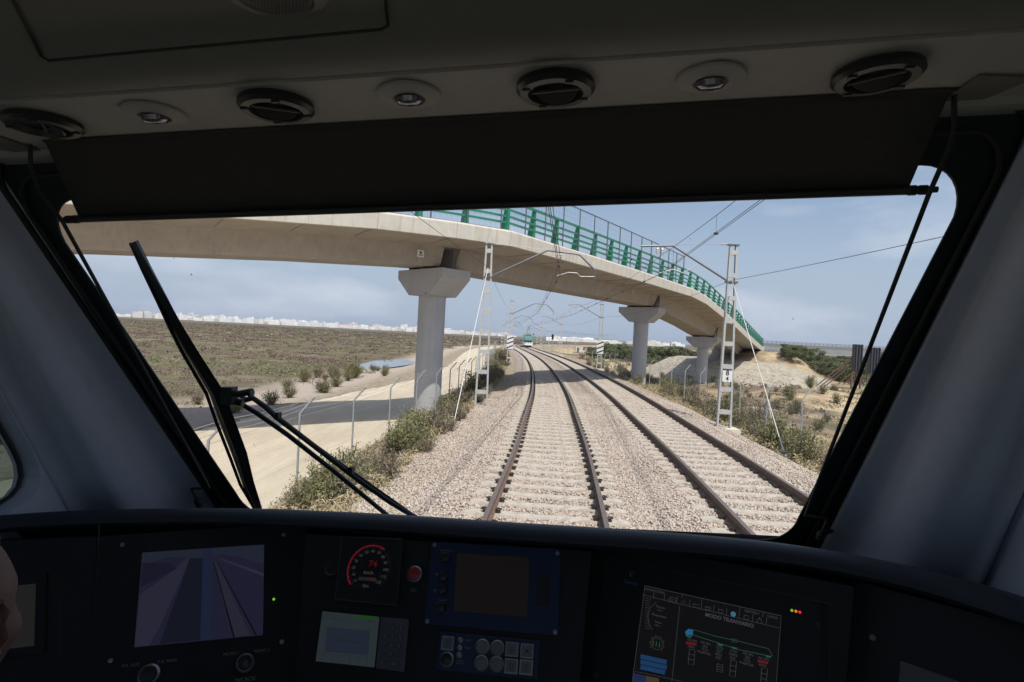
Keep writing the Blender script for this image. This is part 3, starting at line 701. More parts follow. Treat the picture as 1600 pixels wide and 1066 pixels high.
# guy rods
def guy(mast, zt, anchor, label):
    t = thing('guy_stay', label, 'guy stay', anchor, 'guy stays'); o = origin_of(mast); a = Vector(anchor); top = o+Vector((0, -.1, zt)); d = (top-a).normalized()
    g = MB(); g.tube([a+d*.9, top], .014, 8); g.build('stay_rod', M['pale_rod'], t)
    g = MB(); g.tube([a+d*.02, a+d*.55], .014, 6); g.tube([a+d*.50, a+d*.95], .028, 8); g.box(a+d*.45, (.22, .14, .05)); g.tube([a+Vector((-.10, 0, .0)), a+d*.45], .018, 5); g.tube([a+Vector((.10, 0, .0)), a+d*.45], .018, 5); g.build('turnbuckle', M['gdark'], t)
    g = MB(); g.box(a+Vector((0, 0, -.12)), (.6, .5, .3)); g.build('anchor_block', M['block'], t)
guy(mL, 5.9, gp(702, 693, -.72), 'pale guy rod anchored in the scrub before the nearest left mast')
guy(mR, 5.55, gp(1231, 728, -.70), 'pale guy rod anchored in the scrub before the nearest right mast')

# ------------------------------------------------------------------ overhead wires
def wires(oc, label):
    t = thing('overhead_line', label, 'overhead wire', tp(6, oc, CW), 'overhead lines above the tracks')
    mys = [-18, 24.4 if oc == 0 else 22.2, 64 if oc == 0 else 62, 104-2*(oc > 0), 146-2*(oc > 0), 190-2*(oc > 0), 235-2*(oc > 0), 282-2*(oc > 0), 335-2*(oc > 0)]
    con = MB(); mes = MB(); drp = MB(); 
    for k in range(len(mys)-1):
        a, c = mys[k], mys[k+1]; sa, sb = (.12 if k % 2 else -.12), (-.12 if k % 2 else .12)
        N2 = 14; cp = []; mp_ = []
        for j in range(N2+1):
            q = j/N2; y = lerp(a, c, q); A = Vector((float(xc(a))+oc+sa, a, 0)); B = Vector((float(xc(c))+oc+sb, c, 0)); p = A.lerp(B, q)
            cp.append(Vector((p.x, p.y, CW))); mp_.append(Vector((p.x, p.y, CW+.72-.42*4*q*(1-q))))
        for off_ in ((-.03, .03) if oc > 0 else (-.02, .02)): con.tube([p+Vector((off_, 0, 0)) for p in cp], .0085, 4, caps=False)
        mes.tube(mp_, .0095, 4, caps=False)
        for j in range(1, N2, 2): drp.tube([cp[j], mp_[j]], .004, 4, caps=False); drp.box(cp[j], (.10, .03, .05))
    con.build('contact_wire', M['wire'], t, fix=False); mes.build('messenger_wire', M['wire'], t, fix=False); drp.build('dropper', M['wire'], t, fix=False)
wires(0, 'overhead wires above the left track'); wires(SPC, 'overhead wires above the right track, crossing the open sky')
def feeder(ms, start, label, zt):
    t = thing('feeder_wire', label, 'wire', start, 'earth wires strung between the masts'); g = MB(); prev = Vector(start)
    for mm in ms:
        e = mm[1]+Vector((0, 0, zt)); pts = []
        for j in range(13):
            q = j/12; p = prev.lerp(e, q); p.z -= .012*(e-prev).length*4*q*(1-q)*.9; pts.append(p)
        g.tube(pts, .008, 4, caps=False); prev = e
    g.build('wire', M['wire'], t, fix=False)
lm = [m_ for m_ in masts if m_[2] > 0]; rm = [m_ for m_ in masts if m_[2] < 0]
feeder(lm, (-6.5, -16, 6.8), 'thin earth wire along the left masts', 5.95); feeder(rm, (12.5, -16, 6.9), 'thin earth wire along the right masts, crossing the sky at right', 5.6)

# ------------------------------------------------------------------ chain-link fences
def fence(label, ufun, y0, y1, step, side, meshto, hfun=hz):
    P = []; y = y0
    while y < y1:
        x = float(xc(y))+ufun(y); P.append(Vector((x, y, float(hfun(np.array(x), np.array(y)))-.05))); y += step*(1 if y < 70 else 2)
    t = thing('chain_link_fence', label, 'fence', P[0]); first = None; o = origin_of(t)
    for i, p in enumerate(P[:48]):
        if first is None:
            g = MB(); g.tube([(0, 0, -.3), (0, 0, 2.1), (side*.30, 0, 2.48)], .026, 8)
            first = g.build('fence_post', M['galv'], None, smooth=True); po = first; po.parent = t
        else: po = first.copy(); COL.objects.link(po); po.parent = t
        po.matrix_local = Matrix.Translation(p-o)
    mesh_ = MB()
    for a, c in zip(P[:-1], P[1:]):
        if a.y > meshto: break
        L = (c-a).length; dd = (c-a)/L; hh = 2.0; sp = .07 if a.y < 34 else .16; r = .0016 if a.y < 34 else .002; k = -hh
        nn = Vector((-dd.y, dd.x, 0))
        while k < L:
            for s in (1, -1):
                x0, z0, x1, z1 = k, 0, k+hh, hh
                if x0 < 0: z0 = -x0; x0 = 0
                if x1 > L: z1 -= x1-L; x1 = L
                if s < 0: z0, z1 = hh-z0, hh-z1
                if x1 > x0+.01:
                    A, B = a+dd*x0+Vector((0, 0, z0+.06)), a+dd*x1+Vector((0, 0, z1+.06)); e = (B-A).normalized(); q = e.cross(nn)*r
                    mesh_.add([A-q, B-q, B+q, A+q], [(0, 1, 2, 3)])
            k += sp
    mesh_.build('wire_mesh', M['galv'], t, fix=False)
    if P[0].x > 3:
        b0 = min(P, key=lambda p: abs(p.y-23.5))
        for dy in (-1.0, 1.0): g = MB(); g.tube([b0+Vector((.05, dy, 0)), b0+Vector((0, 0, 1.75))], .022, 8); g.build('brace_tube', M['galv'], t)
    st = MB()
    for h, w in ((2.22, .10), (2.34, .19), (2.46, .28), (2.04, 0), (1.05, 0), (.08, 0)):
        pts = []
        for a, c in zip(P[:-1], P[1:]):
            for j in range(3): q = a.lerp(c, j/3); pts.append(q+Vector((side*w, 0, h-.05*(w > 0)*sin(pi*j/3))))
        st.tube(pts, .003 if w == 0 else .0045, 4, caps=False)
    st.build('strand_wire', M['galv'], t, fix=False); return t
fence('grey chain-link fence with angled post tops along the dirt road at left', lambda y: -5.5+.5*float(sstep(12, 30, y))+.0*y, 6.0, 180, 3.25, 1, 60)
fence('grey chain-link fence with angled post tops in the scrub right of the tracks', lambda y: SPC+5.1-.3*float(sstep(30, 60, y)), 7.2, 200, 3.3, 1, 60)

# ------------------------------------------------------------------ vegetation
def quads(P, size, aniso=1.0, upbias=0):
    N = len(P); d = RNG.normal(size=(N, 3)); d[:, 2] += upbias; d /= np.linalg.norm(d, axis=1)[:, None]
    e = RNG.normal(size=(N, 3)); e -= d*(e*d).sum(1)[:, None]; e /= np.linalg.norm(e, axis=1)[:, None]
    a = d*size[:, None]*.5*aniso; c = e*size[:, None]*.5
    V = np.stack([P-a-c*.3, P+c*.55-a*.1, P+a+c*.1, P-c*.5+a*.2], 1)
    return V.reshape(-1, 3), np.arange(N*4).reshape(-1, 4)
def stems_and_leaves(R, H, nst, nlf, lsz, dome=False):
    SV, SF, LP = [], [], []; o = 0
    for i in range(nst):
        az = RNG.uniform(0, 2*pi); el = RNG.uniform(.15, 1.0)**.8; tip = np.array([cos(az)*R*(1-el*.75)*RNG.uniform(.5, 1.05), sin(az)*R*(1-el*.75)*RNG.uniform(.5, 1.05), H*(.35+.65*el)*RNG.uniform(.7, 1.08)])
        base = tip*np.array([.12, .12, 0]); mid = lerp(base, tip, .5)+np.array([*RNG.normal(0, .06*R, 2), .03*H]); r = .004+.006*RNG.random()
        pts = [base, mid, tip]
        for a, c in zip(pts[:-1], pts[1:]):
            w = np.array([r, 0, 0]); w2 = np.array([0, r, 0])
            SV += [a-w, a+w, c+w*.5, c-w*.5, a-w2, a+w2, c+w2*.5, c-w2*.5]; SF += [(o, o+1, o+2, o+3), (o+4, o+5, o+6, o+7)]; o += 8
        k = nlf//nst; q = RNG.uniform(.25, 1.05, k)
        L = np.where(q[:, None] < .5, lerp(base, mid, (q*2)[:, None]), lerp(mid, tip, (q*2-1)[:, None]))
        LP.append(L+RNG.normal(0, .05*R+.02, (k, 3)))
    LP = np.concatenate(LP); LP[:, 2] = np.maximum(LP[:, 2], .02)
    LV, LF = quads(LP, RNG.uniform(.6, 1.3, len(LP))*lsz, 1.5, .4)
    return np.array(SV), np.array(SF), LV, LF, LP
def shrub_mesh(name, R, H, nst, nlf, lsz, leaf):
    SV, SF, LV, LF, LP = stems_and_leaves(R, H, nst, nlf, lsz)
    V = np.concatenate([SV, LV]); F = np.concatenate([SF, LF+len(SV)])
    rn = np.concatenate([np.zeros(len(SV)), np.repeat(np.clip(RNG.normal(.45, .24, len(LP))+.2*(LP[:, 2]/H-.5), 0, 1), 4)])
    ob = np_obj(name, V, F, [leaf, M['bark']], rn); mi = np.zeros(len(F), np.int32); mi[:len(SF)] = 1
    ob.data.polygons.foreach_set('material_index', mi); me = ob.data; bpy.data.objects.remove(ob); return me
shr = [shrub_mesh('shrub', .62, .75, 80, 1250, .038, M['leaf_g']), shrub_mesh('shrub', .5, .55, 70, 900, .034, M['leaf_g']), shrub_mesh('shrub', .55, .62, 110, 700, .034, M['leaf_d']), shrub_mesh('shrub', .7, .8, 120, 1050, .038, M['leaf_d']), shrub_mesh('shrub', .75, 1.0, 55, 2200, .048, M['leaf_g'])]
def place_shrub(x, y, s, k, label, group):
    z = float(hz(np.array(x), np.array(y)))-.04
    o = bpy.data.objects.new('shrub', shr[k]); COL.objects.link(o); o.location = (x, y, z); o.rotation_euler = (RNG.uniform(-.1, .1), RNG.uniform(-.1, .1), RNG.uniform(0, 6.28)); o.scale = (s, s, s*RNG.uniform(.8, 1.15))
    tag(o, label, 'shrub', group)
lab_g = 'olive green leafy shrub on the bank between the left track and fence'; lab_d = 'dry brown twiggy shrub on the bank between the left track and fence'
i = 0
for y in np.concatenate([np.arange(11, 30, .26), np.arange(30, 92, 1.0)]):
    for u in (-3.12-2.1*RNG.random()**1.5,):
        
        k = int(RNG.choice([0, 1, 2, 3, 4], p=[.22, .16, .26, .24, .12])); s = RNG.uniform(.7, 1.3)*(.75 if y < 11 else 1)*(.72 if u > -3.6 else 1.15)*(1.45 if y > 30 else 1)
        if abs(u+2.95) < .9 and abs(y-24.4) < 1: continue
        place_shrub(float(xc(y))+u, y, s, k, lab_g if k in (0, 1, 4) else lab_d, 'shrubs along the left bank')
lab_g2 = 'olive green leafy shrub on the bank right of the right track'; lab_d2 = 'dry grey brown shrub on the bank right of the right track'
for y in np.concatenate([np.arange(12, 34, .32), np.arange(34, 80, 1.4)]):
    u = SPC+RNG.uniform(3.4, 7.2); k = int(RNG.choice([0, 1, 2, 3, 4], p=[.2, .15, .27, .25, .13]))
    place_shrub(float(xc(y))+u, y, RNG.uniform(.9, 1.55), k, lab_g2 if k in (0, 1, 4) else lab_d2, 'shrubs along the right bank')
for j in range(28):
    y = RNG.uniform(20, 62); u = RNG.uniform(-19, -14.3); k = int(RNG.choice([0, 1, 2, 4])); place_shrub(float(xc(y))+u, y, RNG.uniform(1.0, 1.9), k, 'low shrub on the pebbly strip beyond the dirt road', 'shrubs beyond the dirt road')
for j in range(44):
    y = RNG.uniform(24, 85); u = RNG.uniform(12.5, 30)*(.6+y/110); k = int(RNG.choice([0, 2, 3, 4])); place_shrub(float(xc(y))+u, y, RNG.uniform(.6, 1.4), k, 'scattered low shrub on the sandy clearing right of the fence', 'shrubs on the sandy clearing')
# ground cover
def clumps(name, X, Y, rad, hgt, nq, size, rn, matr, label, cat, aniso=1.3):
    N = len(X); Z = hz(X, Y); P = np.repeat(np.stack([X, Y, Z], 1), nq, 0); rr = np.repeat(rad, nq); h = np.repeat(hgt, nq)
    q = RNG.normal(size=(N*nq, 3)); q /= np.linalg.norm(q, axis=1)[:, None]; q *= RNG.random((N*nq, 1))**.4
    P = P+np.stack([q[:, 0]*rr, q[:, 1]*rr, np.abs(q[:, 2])*h], 1)
    V, F = quads(P, np.repeat(size, nq)*RNG.uniform(.6, 1.4, N*nq), aniso, .3)
    ob = np_obj(name, V, F, matr, np.clip(np.repeat(np.repeat(rn, nq)+RNG.normal(0, .09, N*nq), 4), 0, 1))
    return tag(ob, label, cat, kind='stuff')
N = 14000; Y = 16+RNG.random(N)**1.9*700; fx = RNG.uniform(-.95, .02, N); X = fx*Y*1.05
u = X-xc(Y); k = (u < -15-4*RNG.random(N)) & ~(((X+16.3)/3.1)**2+((Y-76)/13)**2 < 1.05); X, Y = X[k], Y[k]
dn_f = wnoise(X*.45, Y, 6, 12)+.7*wnoise(X, Y*1.3, 2.6, 5); kk_ = dn_f > RNG.uniform(-.9, .35, len(X)); X, Y = X[kk_], Y[kk_]
pt = wnoise(X*.3, Y*1.2, 7, 6)+.6*wnoise(X, Y*1.5, 3.5, 2)+RNG.normal(0, .10, len(X)); rn = np.where((pt > .42) | ((Y < 70) & (Y > 36) & (X < -12) & (pt > -.1)), .62+.14*RNG.random(len(X)), .05+.42*RNG.random(len(X))); rn = np.where(RNG.random(len(X)) < .08, .97, rn)
kp = (X-xc(Y) < -21) | (RNG.random(len(X)) < .25); X, Y, rn = X[kp], Y[kp], rn[kp]
sz = .045+Y*.0017
clumps('marsh_scrub', X, Y, .35+Y*.010*RNG.random(len(X))+.2*RNG.random(len(X)), .12+.26*RNG.random(len(X))*(Y < 90)+.1*RNG.random(len(X))+Y*.0004, 30, sz, rn, M['field'], 'brown and green salt marsh scrub covering the flat land at left', 'scrub')
N = 5200; Y = 20+RNG.random(N)**1.3*260; X = RNG.uniform(.12, 1.0, N)*Y*1.0; u = X-xc(Y); pt = wnoise(X, Y, 8, 8)
k = (u > 11.5) & ((pt > .45) | (u > 45) | (RNG.random(N) < .30)) & ~((X > 16) & (X < 47) & (Y > 69) & (Y < 92) & (X-37.5 < (Y-66)*.9)); X, Y = X[k], Y[k]
pt = wnoise(X, Y*1.4, 7, 9); rn = np.where(pt > .1, .55+.2*RNG.random(len(X)), .15+.3*RNG.random(len(X)))
clumps('rough_scrub', X, Y, .4+.012*Y*RNG.random(len(X)), .2+.4*RNG.random(len(X))+.002*Y, 20, .055+Y*.0026, rn, M['field'], 'rough scrub and dry weeds over the sandy land at right', 'scrub')
N = 8000; Y = 9+RNG.random(N)*48; sd = RNG.random(N) < .55; u = np.where(sd, RNG.uniform(-6.2, -3.2, N), SPC+RNG.uniform(3.1, 8.5, N)); X = xc(Y)+u
clumps('dry_grass', X, Y, (.10+.12*RNG.random(N)), .12+.26*RNG.random(N), 26, np.full(N, .045), .2+.7*RNG.random(N), M['straw'], 'straw coloured dry grass along both banks of the railway', 'grass', 3.2)
# pale rocks on the left bank
for (px, py, s) in ((612, 742, .34), (590, 768, .36), (640, 735, .2), (676, 702, .3), (575, 790, .3), (628, 760, .22), (560, 770, .24)):
    p = gp(px, py, -1.05); p.z = float(hz(np.array(p.x), np.array(p.y)))+.05; s *= 1.35
    mb = MB(); rws = []
    for a in range(7):
        th = pi*a/6; rws.append([(p.x+s*.6*sin(th)*cos(f)*(1+.25*sin(3*f+a)+.1*RNG.normal()), p.y+s*.5*sin(th)*sin(f)*(1+.2*cos(2*f+a)), p.z+s*.38*cos(th)*(1+.15*RNG.normal())) for f in np.linspace(0, 2*pi, 10, endpoint=False)])
    mb.grid(rws, close=True); o = mb.build('pale_rock', M['block'])
    tag(o, 'pale rock lying in the dry scrub beside the left ballast shoulder', 'rock', 'pale rocks on the left bank')

def tree(x, y, H, R, seed, proto={}):
    k = seed % 4
    if k not in proto:
        mb = MB(); br = []
        mb.tube([(0, 0, -.3), (.05, 0, .18), (.02, .03, .42)], [.05, .04, .028], 7)
        for j in range(9):
            az = 2*pi*j/9+RNG.uniform(-.3, .3); e = Vector((cos(az)*.62*RNG.uniform(.5, 1), sin(az)*.62*RNG.uniform(.5, 1), RNG.uniform(.45, .92))); mb.tube([(.02, .01, .22+.02*j), Vector((.02, .01, .3)).lerp(e, .5)+Vector((0, 0, .05)), e], [.022, .014, .006], 5); br.append(e)
        cs = [Vector(e)+Vector(RNG.normal(0, .06, 3)) for e in br]+[Vector((RNG.uniform(-.62, .62), RNG.uniform(-.62, .62), RNG.uniform(.12, .9))) for _ in range(30)]
        P = []; rn = []
        for c in cs:
            c = Vector((c.x, c.y, min(c.z, 1.0-.45*(c.x**2+c.y**2)))); nq = 150; q = RNG.normal(size=(nq, 3)); q /= np.linalg.norm(q, axis=1)[:, None]; q *= RNG.random((nq, 1))**.33
            P.append(np.array(c)[None]+q*RNG.uniform(.11, .22)*np.array([1, 1, .8])); rn.append(np.clip(RNG.normal(RNG.uniform(.2, .75), .13, nq), 0, 1))
        P = np.concatenate(P); rn = np.concatenate(rn); V, F = quads(P, RNG.uniform(.035, .07, len(P)), 1.4, .3)
        cr = np_obj('crown', V, F, M['leaf_t'], np.repeat(rn, 4)); tr = mb.build('trunk', M['bark']); proto[k] = (cr.data, tr.data); bpy.data.objects.remove(cr); bpy.data.objects.remove(tr)
    z = float(hz(np.array(x), np.array(y)))
    t = bpy.data.objects.new('round_tree', None); COL.objects.link(t); t.location = (x, y, z-.1); t.scale = (R, R, H*.78); t.rotation_euler.z = seed*1.3; t.empty_display_size = .1
    for nm, me in zip(('crown', 'trunk'), proto[k]): c = bpy.data.objects.new(nm, me); COL.objects.link(c); c.parent = t
    return t
tk = 0
def trees(spec, label, group):
    global tk
    for (px, Y, H, R) in spec:
        tk += 1; tag(tree((px-800)/FPX*Y, Y, H, R, tk), label, 'tree', group)
trees([(930, 150, 3.4, 4), (944, 146, 4.6, 4.6), (958, 150, 5.4, 5), (968, 150, 4.9, 4.5), (983, 150, 4.4, 4.5), (998, 142, 5, 5), (1012, 150, 4.6, 4), (1030, 140, 4.9, 5), (1048, 138, 5.2, 5), (1064, 140, 4.6, 5), (1080, 140, 4.2, 4)], 'round green bush tree in the row behind the middle piers', 'trees behind the piers')
trees([(1205+int(q*14), 118+11*((q*7) % 5), 3.2+.35*((q*5) % 4), 4.6) for q in range(0, 13)], 'dense green bush in the thicket right of the stone slope', 'thicket right of the stone slope')
trees([(1238+int(q*9), 84+5*((q*7) % 5), 2.6+.3*((q*5) % 4), 3.0) for q in range(0, 13)], 'dense green bush at the near edge of the thicket right of the stone slope', 'near edge of the thicket')
trees([(1210+int(q*17), 185+14*((q*3) % 4), 3.9+.3*((q*5) % 3), 6.5) for q in range(0, 12)], 'dense green bush at the back of the thicket below the distant viaduct', 'back of the thicket')
trees([(1010+int(q*24), 108+5*((q*3) % 4), 2.2, 3.6) for q in range(0, 5)], 'low green bush on the waste ground behind the nearer piers', 'low bushes behind the piers')

# ------------------------------------------------------------------ distant viaduct, panels, town, small buildings
v = thing('distant_viaduct', 'long grey road viaduct crossing the far right horizon', 'bridge', (120, 230, -2)); mb = MB()
a, c = dp(1185, 545.5, 235), dp(1640, 566, 235)
a.z = c.z = 4.45; mb.bar(a, c, 9, 1.25); mb.build('deck', mat('viaduct_concrete', (.25, .23, .205), .9), v); d = (c-a).normalized()
mb = MB()
for h in (1.0, 1.45): mb.bar(a+Vector((0, -4.3, h)), c+Vector((0, -4.3, h)), .12, .12)
for q in np.linspace(0, 1, 70): p = a.lerp(c, q); mb.box(p+Vector((0, -4.3, 1.0)), (.12, .12, 1.0))
mb.build('parapet', M['gdark'], v)
for q in (.17, .42, .67, .92): p = a.lerp(c, q); mb = MB(); mb.box((p.x, p.y, 3.2), (4.5, 6, 1.0)); mb.lathe((p.x, p.y, -2.2), (0, 0, 1), [(1.0, 0), (1.0, 5)], 16); mb.build('pier', M['conc_pier'], v)
def screen_panel(px0, px1, ytop, ybot, Y, label):
    a, c = dp(px0, ytop, Y), dp(px1, ytop+3, Y); zb = dp(px0, ybot, Y).z; c.z = a.z
    t = thing('corrugated_screen', label, 'screen panel', (a.x, a.y, zb), 'corrugated screens at the right'); L = (c-a).length; g = MB(); rows = []
    for j in range(int(L/.09)+1):
        x = a.x+j*.09; y = a.y+.09*(1 if (j//2) % 2 else -1)+.14*(j % 9 == 0); rows.append([(x, y, zb+1.6), (x, y, a.z)])
    g.grid(rows); ob = g.build('corrugated_sheet', M['corr'], t); sm_ = ob.modifiers.new('thick', 'SOLIDIFY'); sm_.thickness = .03
    for q in (.1, .55, .95):
        x = a.x+L*q; g = MB(); g.bar((x, a.y+.25, zb-.6), (x, a.y+.25, a.z), .18, .18, (1, 0, 0)); g.build('upright', M['rust'], t)
        g = MB(); g.bar((x, a.y+.3, zb+3.4), (x-4.4, a.y+1.5, zb-1.2), .10, .10, (1, 0, 0)); g.build('brace', M['rust'], t)
screen_panel(1334, 1350, 538, 600, 72, 'dark grey corrugated metal screen on braced posts, left one near the right pillar')
screen_panel(1358, 1376, 543, 603, 76, 'dark grey corrugated metal screen half hidden behind the blind rod at right')

m, n, l, b = new_mat('town_wall'); b.inputs['Roughness'].default_value = .8
geo = n.new('ShaderNodeTexCoord'); oi = n.new('ShaderNodeObjectInfo'); 
wc = ramp(oi.outputs['Random'], [(0, (.82, .81, .79)), (.45, (.88, .87, .85)), (.75, (.80, .77, .72)), (.9, (.72, .66, .58)), (1, (.62, .52, .44))])
bk = n.new('ShaderNodeTexBrick'); bk.inputs['Scale'].default_value = .32; bk.inputs['Mortar Size'].default_value = .28; bk.offset = 0
mpp = n.new('ShaderNodeMapping'); mpp.inputs['Rotation'].default_value = (pi/2, 0, 0); l.new(geo.outputs['Object'], mpp.inputs[0]); l.new(mpp.outputs[0], bk.inputs['Vector'])
l.new(mixc(math_('MULTIPLY', math_('SUBTRACT', 1, bk.outputs['Fac']), .45), wc, (.22, .23, .25)), b.inputs['Base Color']); townm = m
M['roofr'] = mat('terracotta', (.40, .24, .17), .9); M['glassd'] = mat('dark_glass', (.05, .07, .08), .2)
def building(kind):
    mb = MB()
    if kind == 0: mb.box((0, 0, .5), (1, .7, 1)); mb.box((.2, 0, 1.06), (.25, .3, .12))
    if kind == 1: mb.box((0, 0, .4), (1, .7, .8)); mb.box((-.25, 0, .89), (.5, .6, .2)); mb.box((.3, .05, .86), (.15, .2, .12))
    if kind == 2:
        mb.box((0, 0, .4), (1, .8, .8)); mb.add([(-.5, -.4, .8), (.5, -.4, .8), (.5, .4, .8), (-.5, .4, .8), (-.45, 0, 1), (.45, 0, 1)], [(0, 1, 5, 4), (2, 3, 4, 5), (1, 2, 5), (3, 0, 4)], 1)
    if kind == 3: mb.box((0, 0, .5), (.6, .6, 1)); mb.box((.4, 0, .3), (.4, .7, .6)); mb.box((0, 0, 1.05), (.2, .2, .1))
    o = mb.build('town_building', [townm, M['roofr']]); me = o.data; bpy.data.objects.remove(o); return me
bl_ = [building(k) for k in range(4)]
# real-size protos: scale applied through object scale
def put_building(px, Y, w, h, label, group, k=None):
    k = int(RNG.choice([0, 1, 2, 3], p=[.4, .3, .05, .25])) if k is None else k; o = bpy.data.objects.new('town_building', bl_[k]); COL.objects.link(o)
    o.location = ((px-800)/FPX*Y, Y, -2); o.scale = (w, w*.8, h); o.rotation_euler.z = RNG.uniform(-.4, .4); return tag(o, label, 'building', group)
for j in range(280):
    px = 185+(j/280)*615+RNG.uniform(-6, 6); Y = RNG.uniform(2200, 3200); f = 1.0-.35*max(0, (px-600)/200)
    h = RNG.uniform(7, 24)*f*(1.25 if RNG.random() < .08 else 1)*(Y/2500); h = h+(2 if px < 560 else 0)
    if px < 215: h *= .5
    put_building(px, Y, RNG.uniform(16, 40), h, 'white apartment block in the distant town on the left horizon', 'buildings of the distant town')
for j in range(34):
    px = RNG.uniform(860, 1060); put_building(px, RNG.uniform(900, 1500), RNG.uniform(14, 34), RNG.uniform(5, 9), 'low white building far off behind the tracks, right of the tram', 'low buildings right of the tram')
# dark hills / tree belt on the horizon
mb = MB(); rows = []
for j in range(140):
    th = lerp(-.85, 1.1, j/139); R0 = 4200; x, y = R0*sin(th), R0*cos(th); h = (9+5*sin(j*.9)+4*sin(j*.37+1))*(1 if th > .02 else .5)+(16*sstep(.3, .5, th)*(1+.4*sin(j*.21)))
    rows.append([(x, y, -4), (x*1.02, y*1.02, float(h)), (x*1.2, y*1.2, -4)])
mb.grid(rows); tag(mb.build('distant_hills', mat('far_hill_scrub', (.13, .15, .13), .95, var=.3, scale=.02)), kind='structure')
hut = thing('trackside_hut', 'small white block hut with flat roof beyond the right bank', 'hut', (22.2, 190, -1.9)); mb = MB()
mb.box((22.2, 190, -.5), (2.4, 2, 2.2)); mb.build('wall', M['block'], hut); mb = MB(); mb.box((22.2, 190, .66), (2.6, 2.2, .12)); mb.build('roof', M['conc_pier'], hut); mb = MB(); mb.box((21.8, 188.96, -.8), (.7, .08, 1.6)); mb.build('door', M['gdark'], hut)
# colour-light signal
p = Vector(((863-800)/FPX*120, 120, 0)); sgn = thing('railway_signal', 'dark-headed railway signal on a slim post right of the tram', 'signal', (p.x, p.y, -.8)); mb = MB()
mb.tube([(p.x, p.y, -.8), (p.x, p.y, 3.6)], .07, 8); mb.build('post', M['galv'], sgn); mb = MB(); mb.box((p.x, p.y-.1, 2.9), (.42, .2, 1.1)); hd = mb.build('signal_head', M['black'], sgn)
for q in (3.2, 2.85, 2.5): mb = MB(); mb.lathe((p.x, p.y-.2, q), (0, -1, 0), [(.1, 0), (.11, .12), (.09, .12), (.08, .02)], 12); mb.build('signal_lamp', M['glassd'], hd)
mb = MB(); mb.box((p.x+.75, p.y, 2.9), (.38, .06, .6)); mb.build('marker_plate', M['white'], sgn)

# ------------------------------------------------------------------ oncoming tram
ty = 150.0; tpos = tp(ty, SPC, RH); tram = thing('oncoming_tram', 'green and white tram coming towards the cab on the right track', 'tram', tpos)
def TP(x, y, z): 
    q = tp(ty+y, SPC, RH); s = slope(ty+y); k = 1/sqrt(1+s*s); return Vector((q.x+x*k, q.y-x*s*k, RH+z))
M['tgreen'] = mat('tram_green', (.05, .36, .17), .35, coat=.5, var=.05); M['twhite'] = mat('tram_white', (.88, .88, .87), .35, coat=.5, var=.03)
mb = MB(); rows = []
secs = [(0, .78, .35, .9), (.25, 1.08, .3, 1.0), (.9, 1.26, .27, 1.12), (1.9, 1.32, .25, 1.2)]+[(q, 1.32, .25, 1.2) for q in (6, 12, 18, 24, 30)]
for (y, hw, zb, zt) in secs[:]: rows.append([TP(-hw, y, zb), TP(-hw, y, 1.15), TP(hw, y, 1.15), TP(hw, y, zb)])
mb.grid(rows, close=True); mb.add(rows[0]+rows[-1], [(0, 1, 2, 3), (7, 6, 5, 4)]); mb.build('lower_body', M['twhite'], tram, smooth=True)
mb = MB(); rows = []
for (y, hw, f) in [(.0, .80, 0), (.28, 1.08, .35), (.9, 1.24, .8), (1.9, 1.31, 1)]+[(q, 1.31, 1) for q in (6, 12, 18, 24, 30)]:
    yo = y; rows.append([TP(-hw, yo, 1.152), TP(-hw, yo+.10*(1-f), 1.6), TP(-hw, yo+.5*(1-f), 2.6), TP(-hw*.94, yo+.85*(1-f), 3.15), TP(-hw*.7, yo+1.0*(1-f), 3.3), TP(hw*.7, yo+1.0*(1-f), 3.3), TP(hw*.94, yo+.85*(1-f), 3.15), TP(hw, yo+.5*(1-f), 2.6), TP(hw, yo+.10*(1-f), 1.6), TP(hw, yo, 1.152)])
mb.grid(rows); mb.add(rows[0]+rows[-1], [tuple(range(10)), tuple(range(10, 20))[::-1]]); mb.build('upper_body', M['tgreen'], tram, smooth=True)
mb = MB(); mb.grid([[TP(x*w, y-.05, z) for x in (-1, -.5, .5, 1)] for (z, y, w) in ((1.62, .10, .94), (1.9, .18, .97), (2.4, .40, .97), (2.78, .60, .93))]); ws = mb.build('windscreen', mat('tram_glass', (.10, .20, .21), .12, coat=.6), tram)
mb = MB(); mb.hexa([TP(-.93, .52, 2.79), TP(.93, .52, 2.79), TP(.93, .9, 2.79), TP(-.93, .9, 2.79), TP(-.82, .72, 3.2), TP(.82, .72, 3.2), TP(.82, 1.0, 3.2), TP(-.82, 1.0, 3.2)]); mb.build('destination_display', M['black'], tram)
mb = MB(); mb.hexa([TP(-.90, -.05, 1.16), TP(.90, -.05, 1.16), TP(1.0, .3, 1.16), TP(-1.0, .3, 1.16), TP(-.98, .04, 1.61), TP(.98, .04, 1.61), TP(1.0, .4, 1.61), TP(-1.0, .4, 1.61)]); mb.build('grille_panel', M['black'], tram)
for s in (-1, 1): mb = MB(); mb.lathe(TP(s*.62, -.0, .92), (0, -1, 0), [(.1, 0), (.1, .05), (.06, .07)], 12); mb.build('headlight', M['lens'], tram)
mb = MB(); mb.box(TP(0, -.02, .98), (.16, .04, .2)); mb.build('emblem', mat('emblem_gold', (.5, .42, .2), .5), tram)
mb = MB(); mb.box(TP(0, .6, .2), (1.9, 1.0, .22)); mb.build('coupler_skirt', M['black'], tram)
mb = MB(); rows = [TP(s*1.05, 2.0, 3.1) for s in (-1, 1)]; mb.tube([TP(.95, .5, 3.0), TP(1.25, .2, 3.1)], .03, 6); mb.box(TP(1.3, .2, 3.25), (.28, .1, .4)); mb.build('mirror_camera', M['black'], tram)
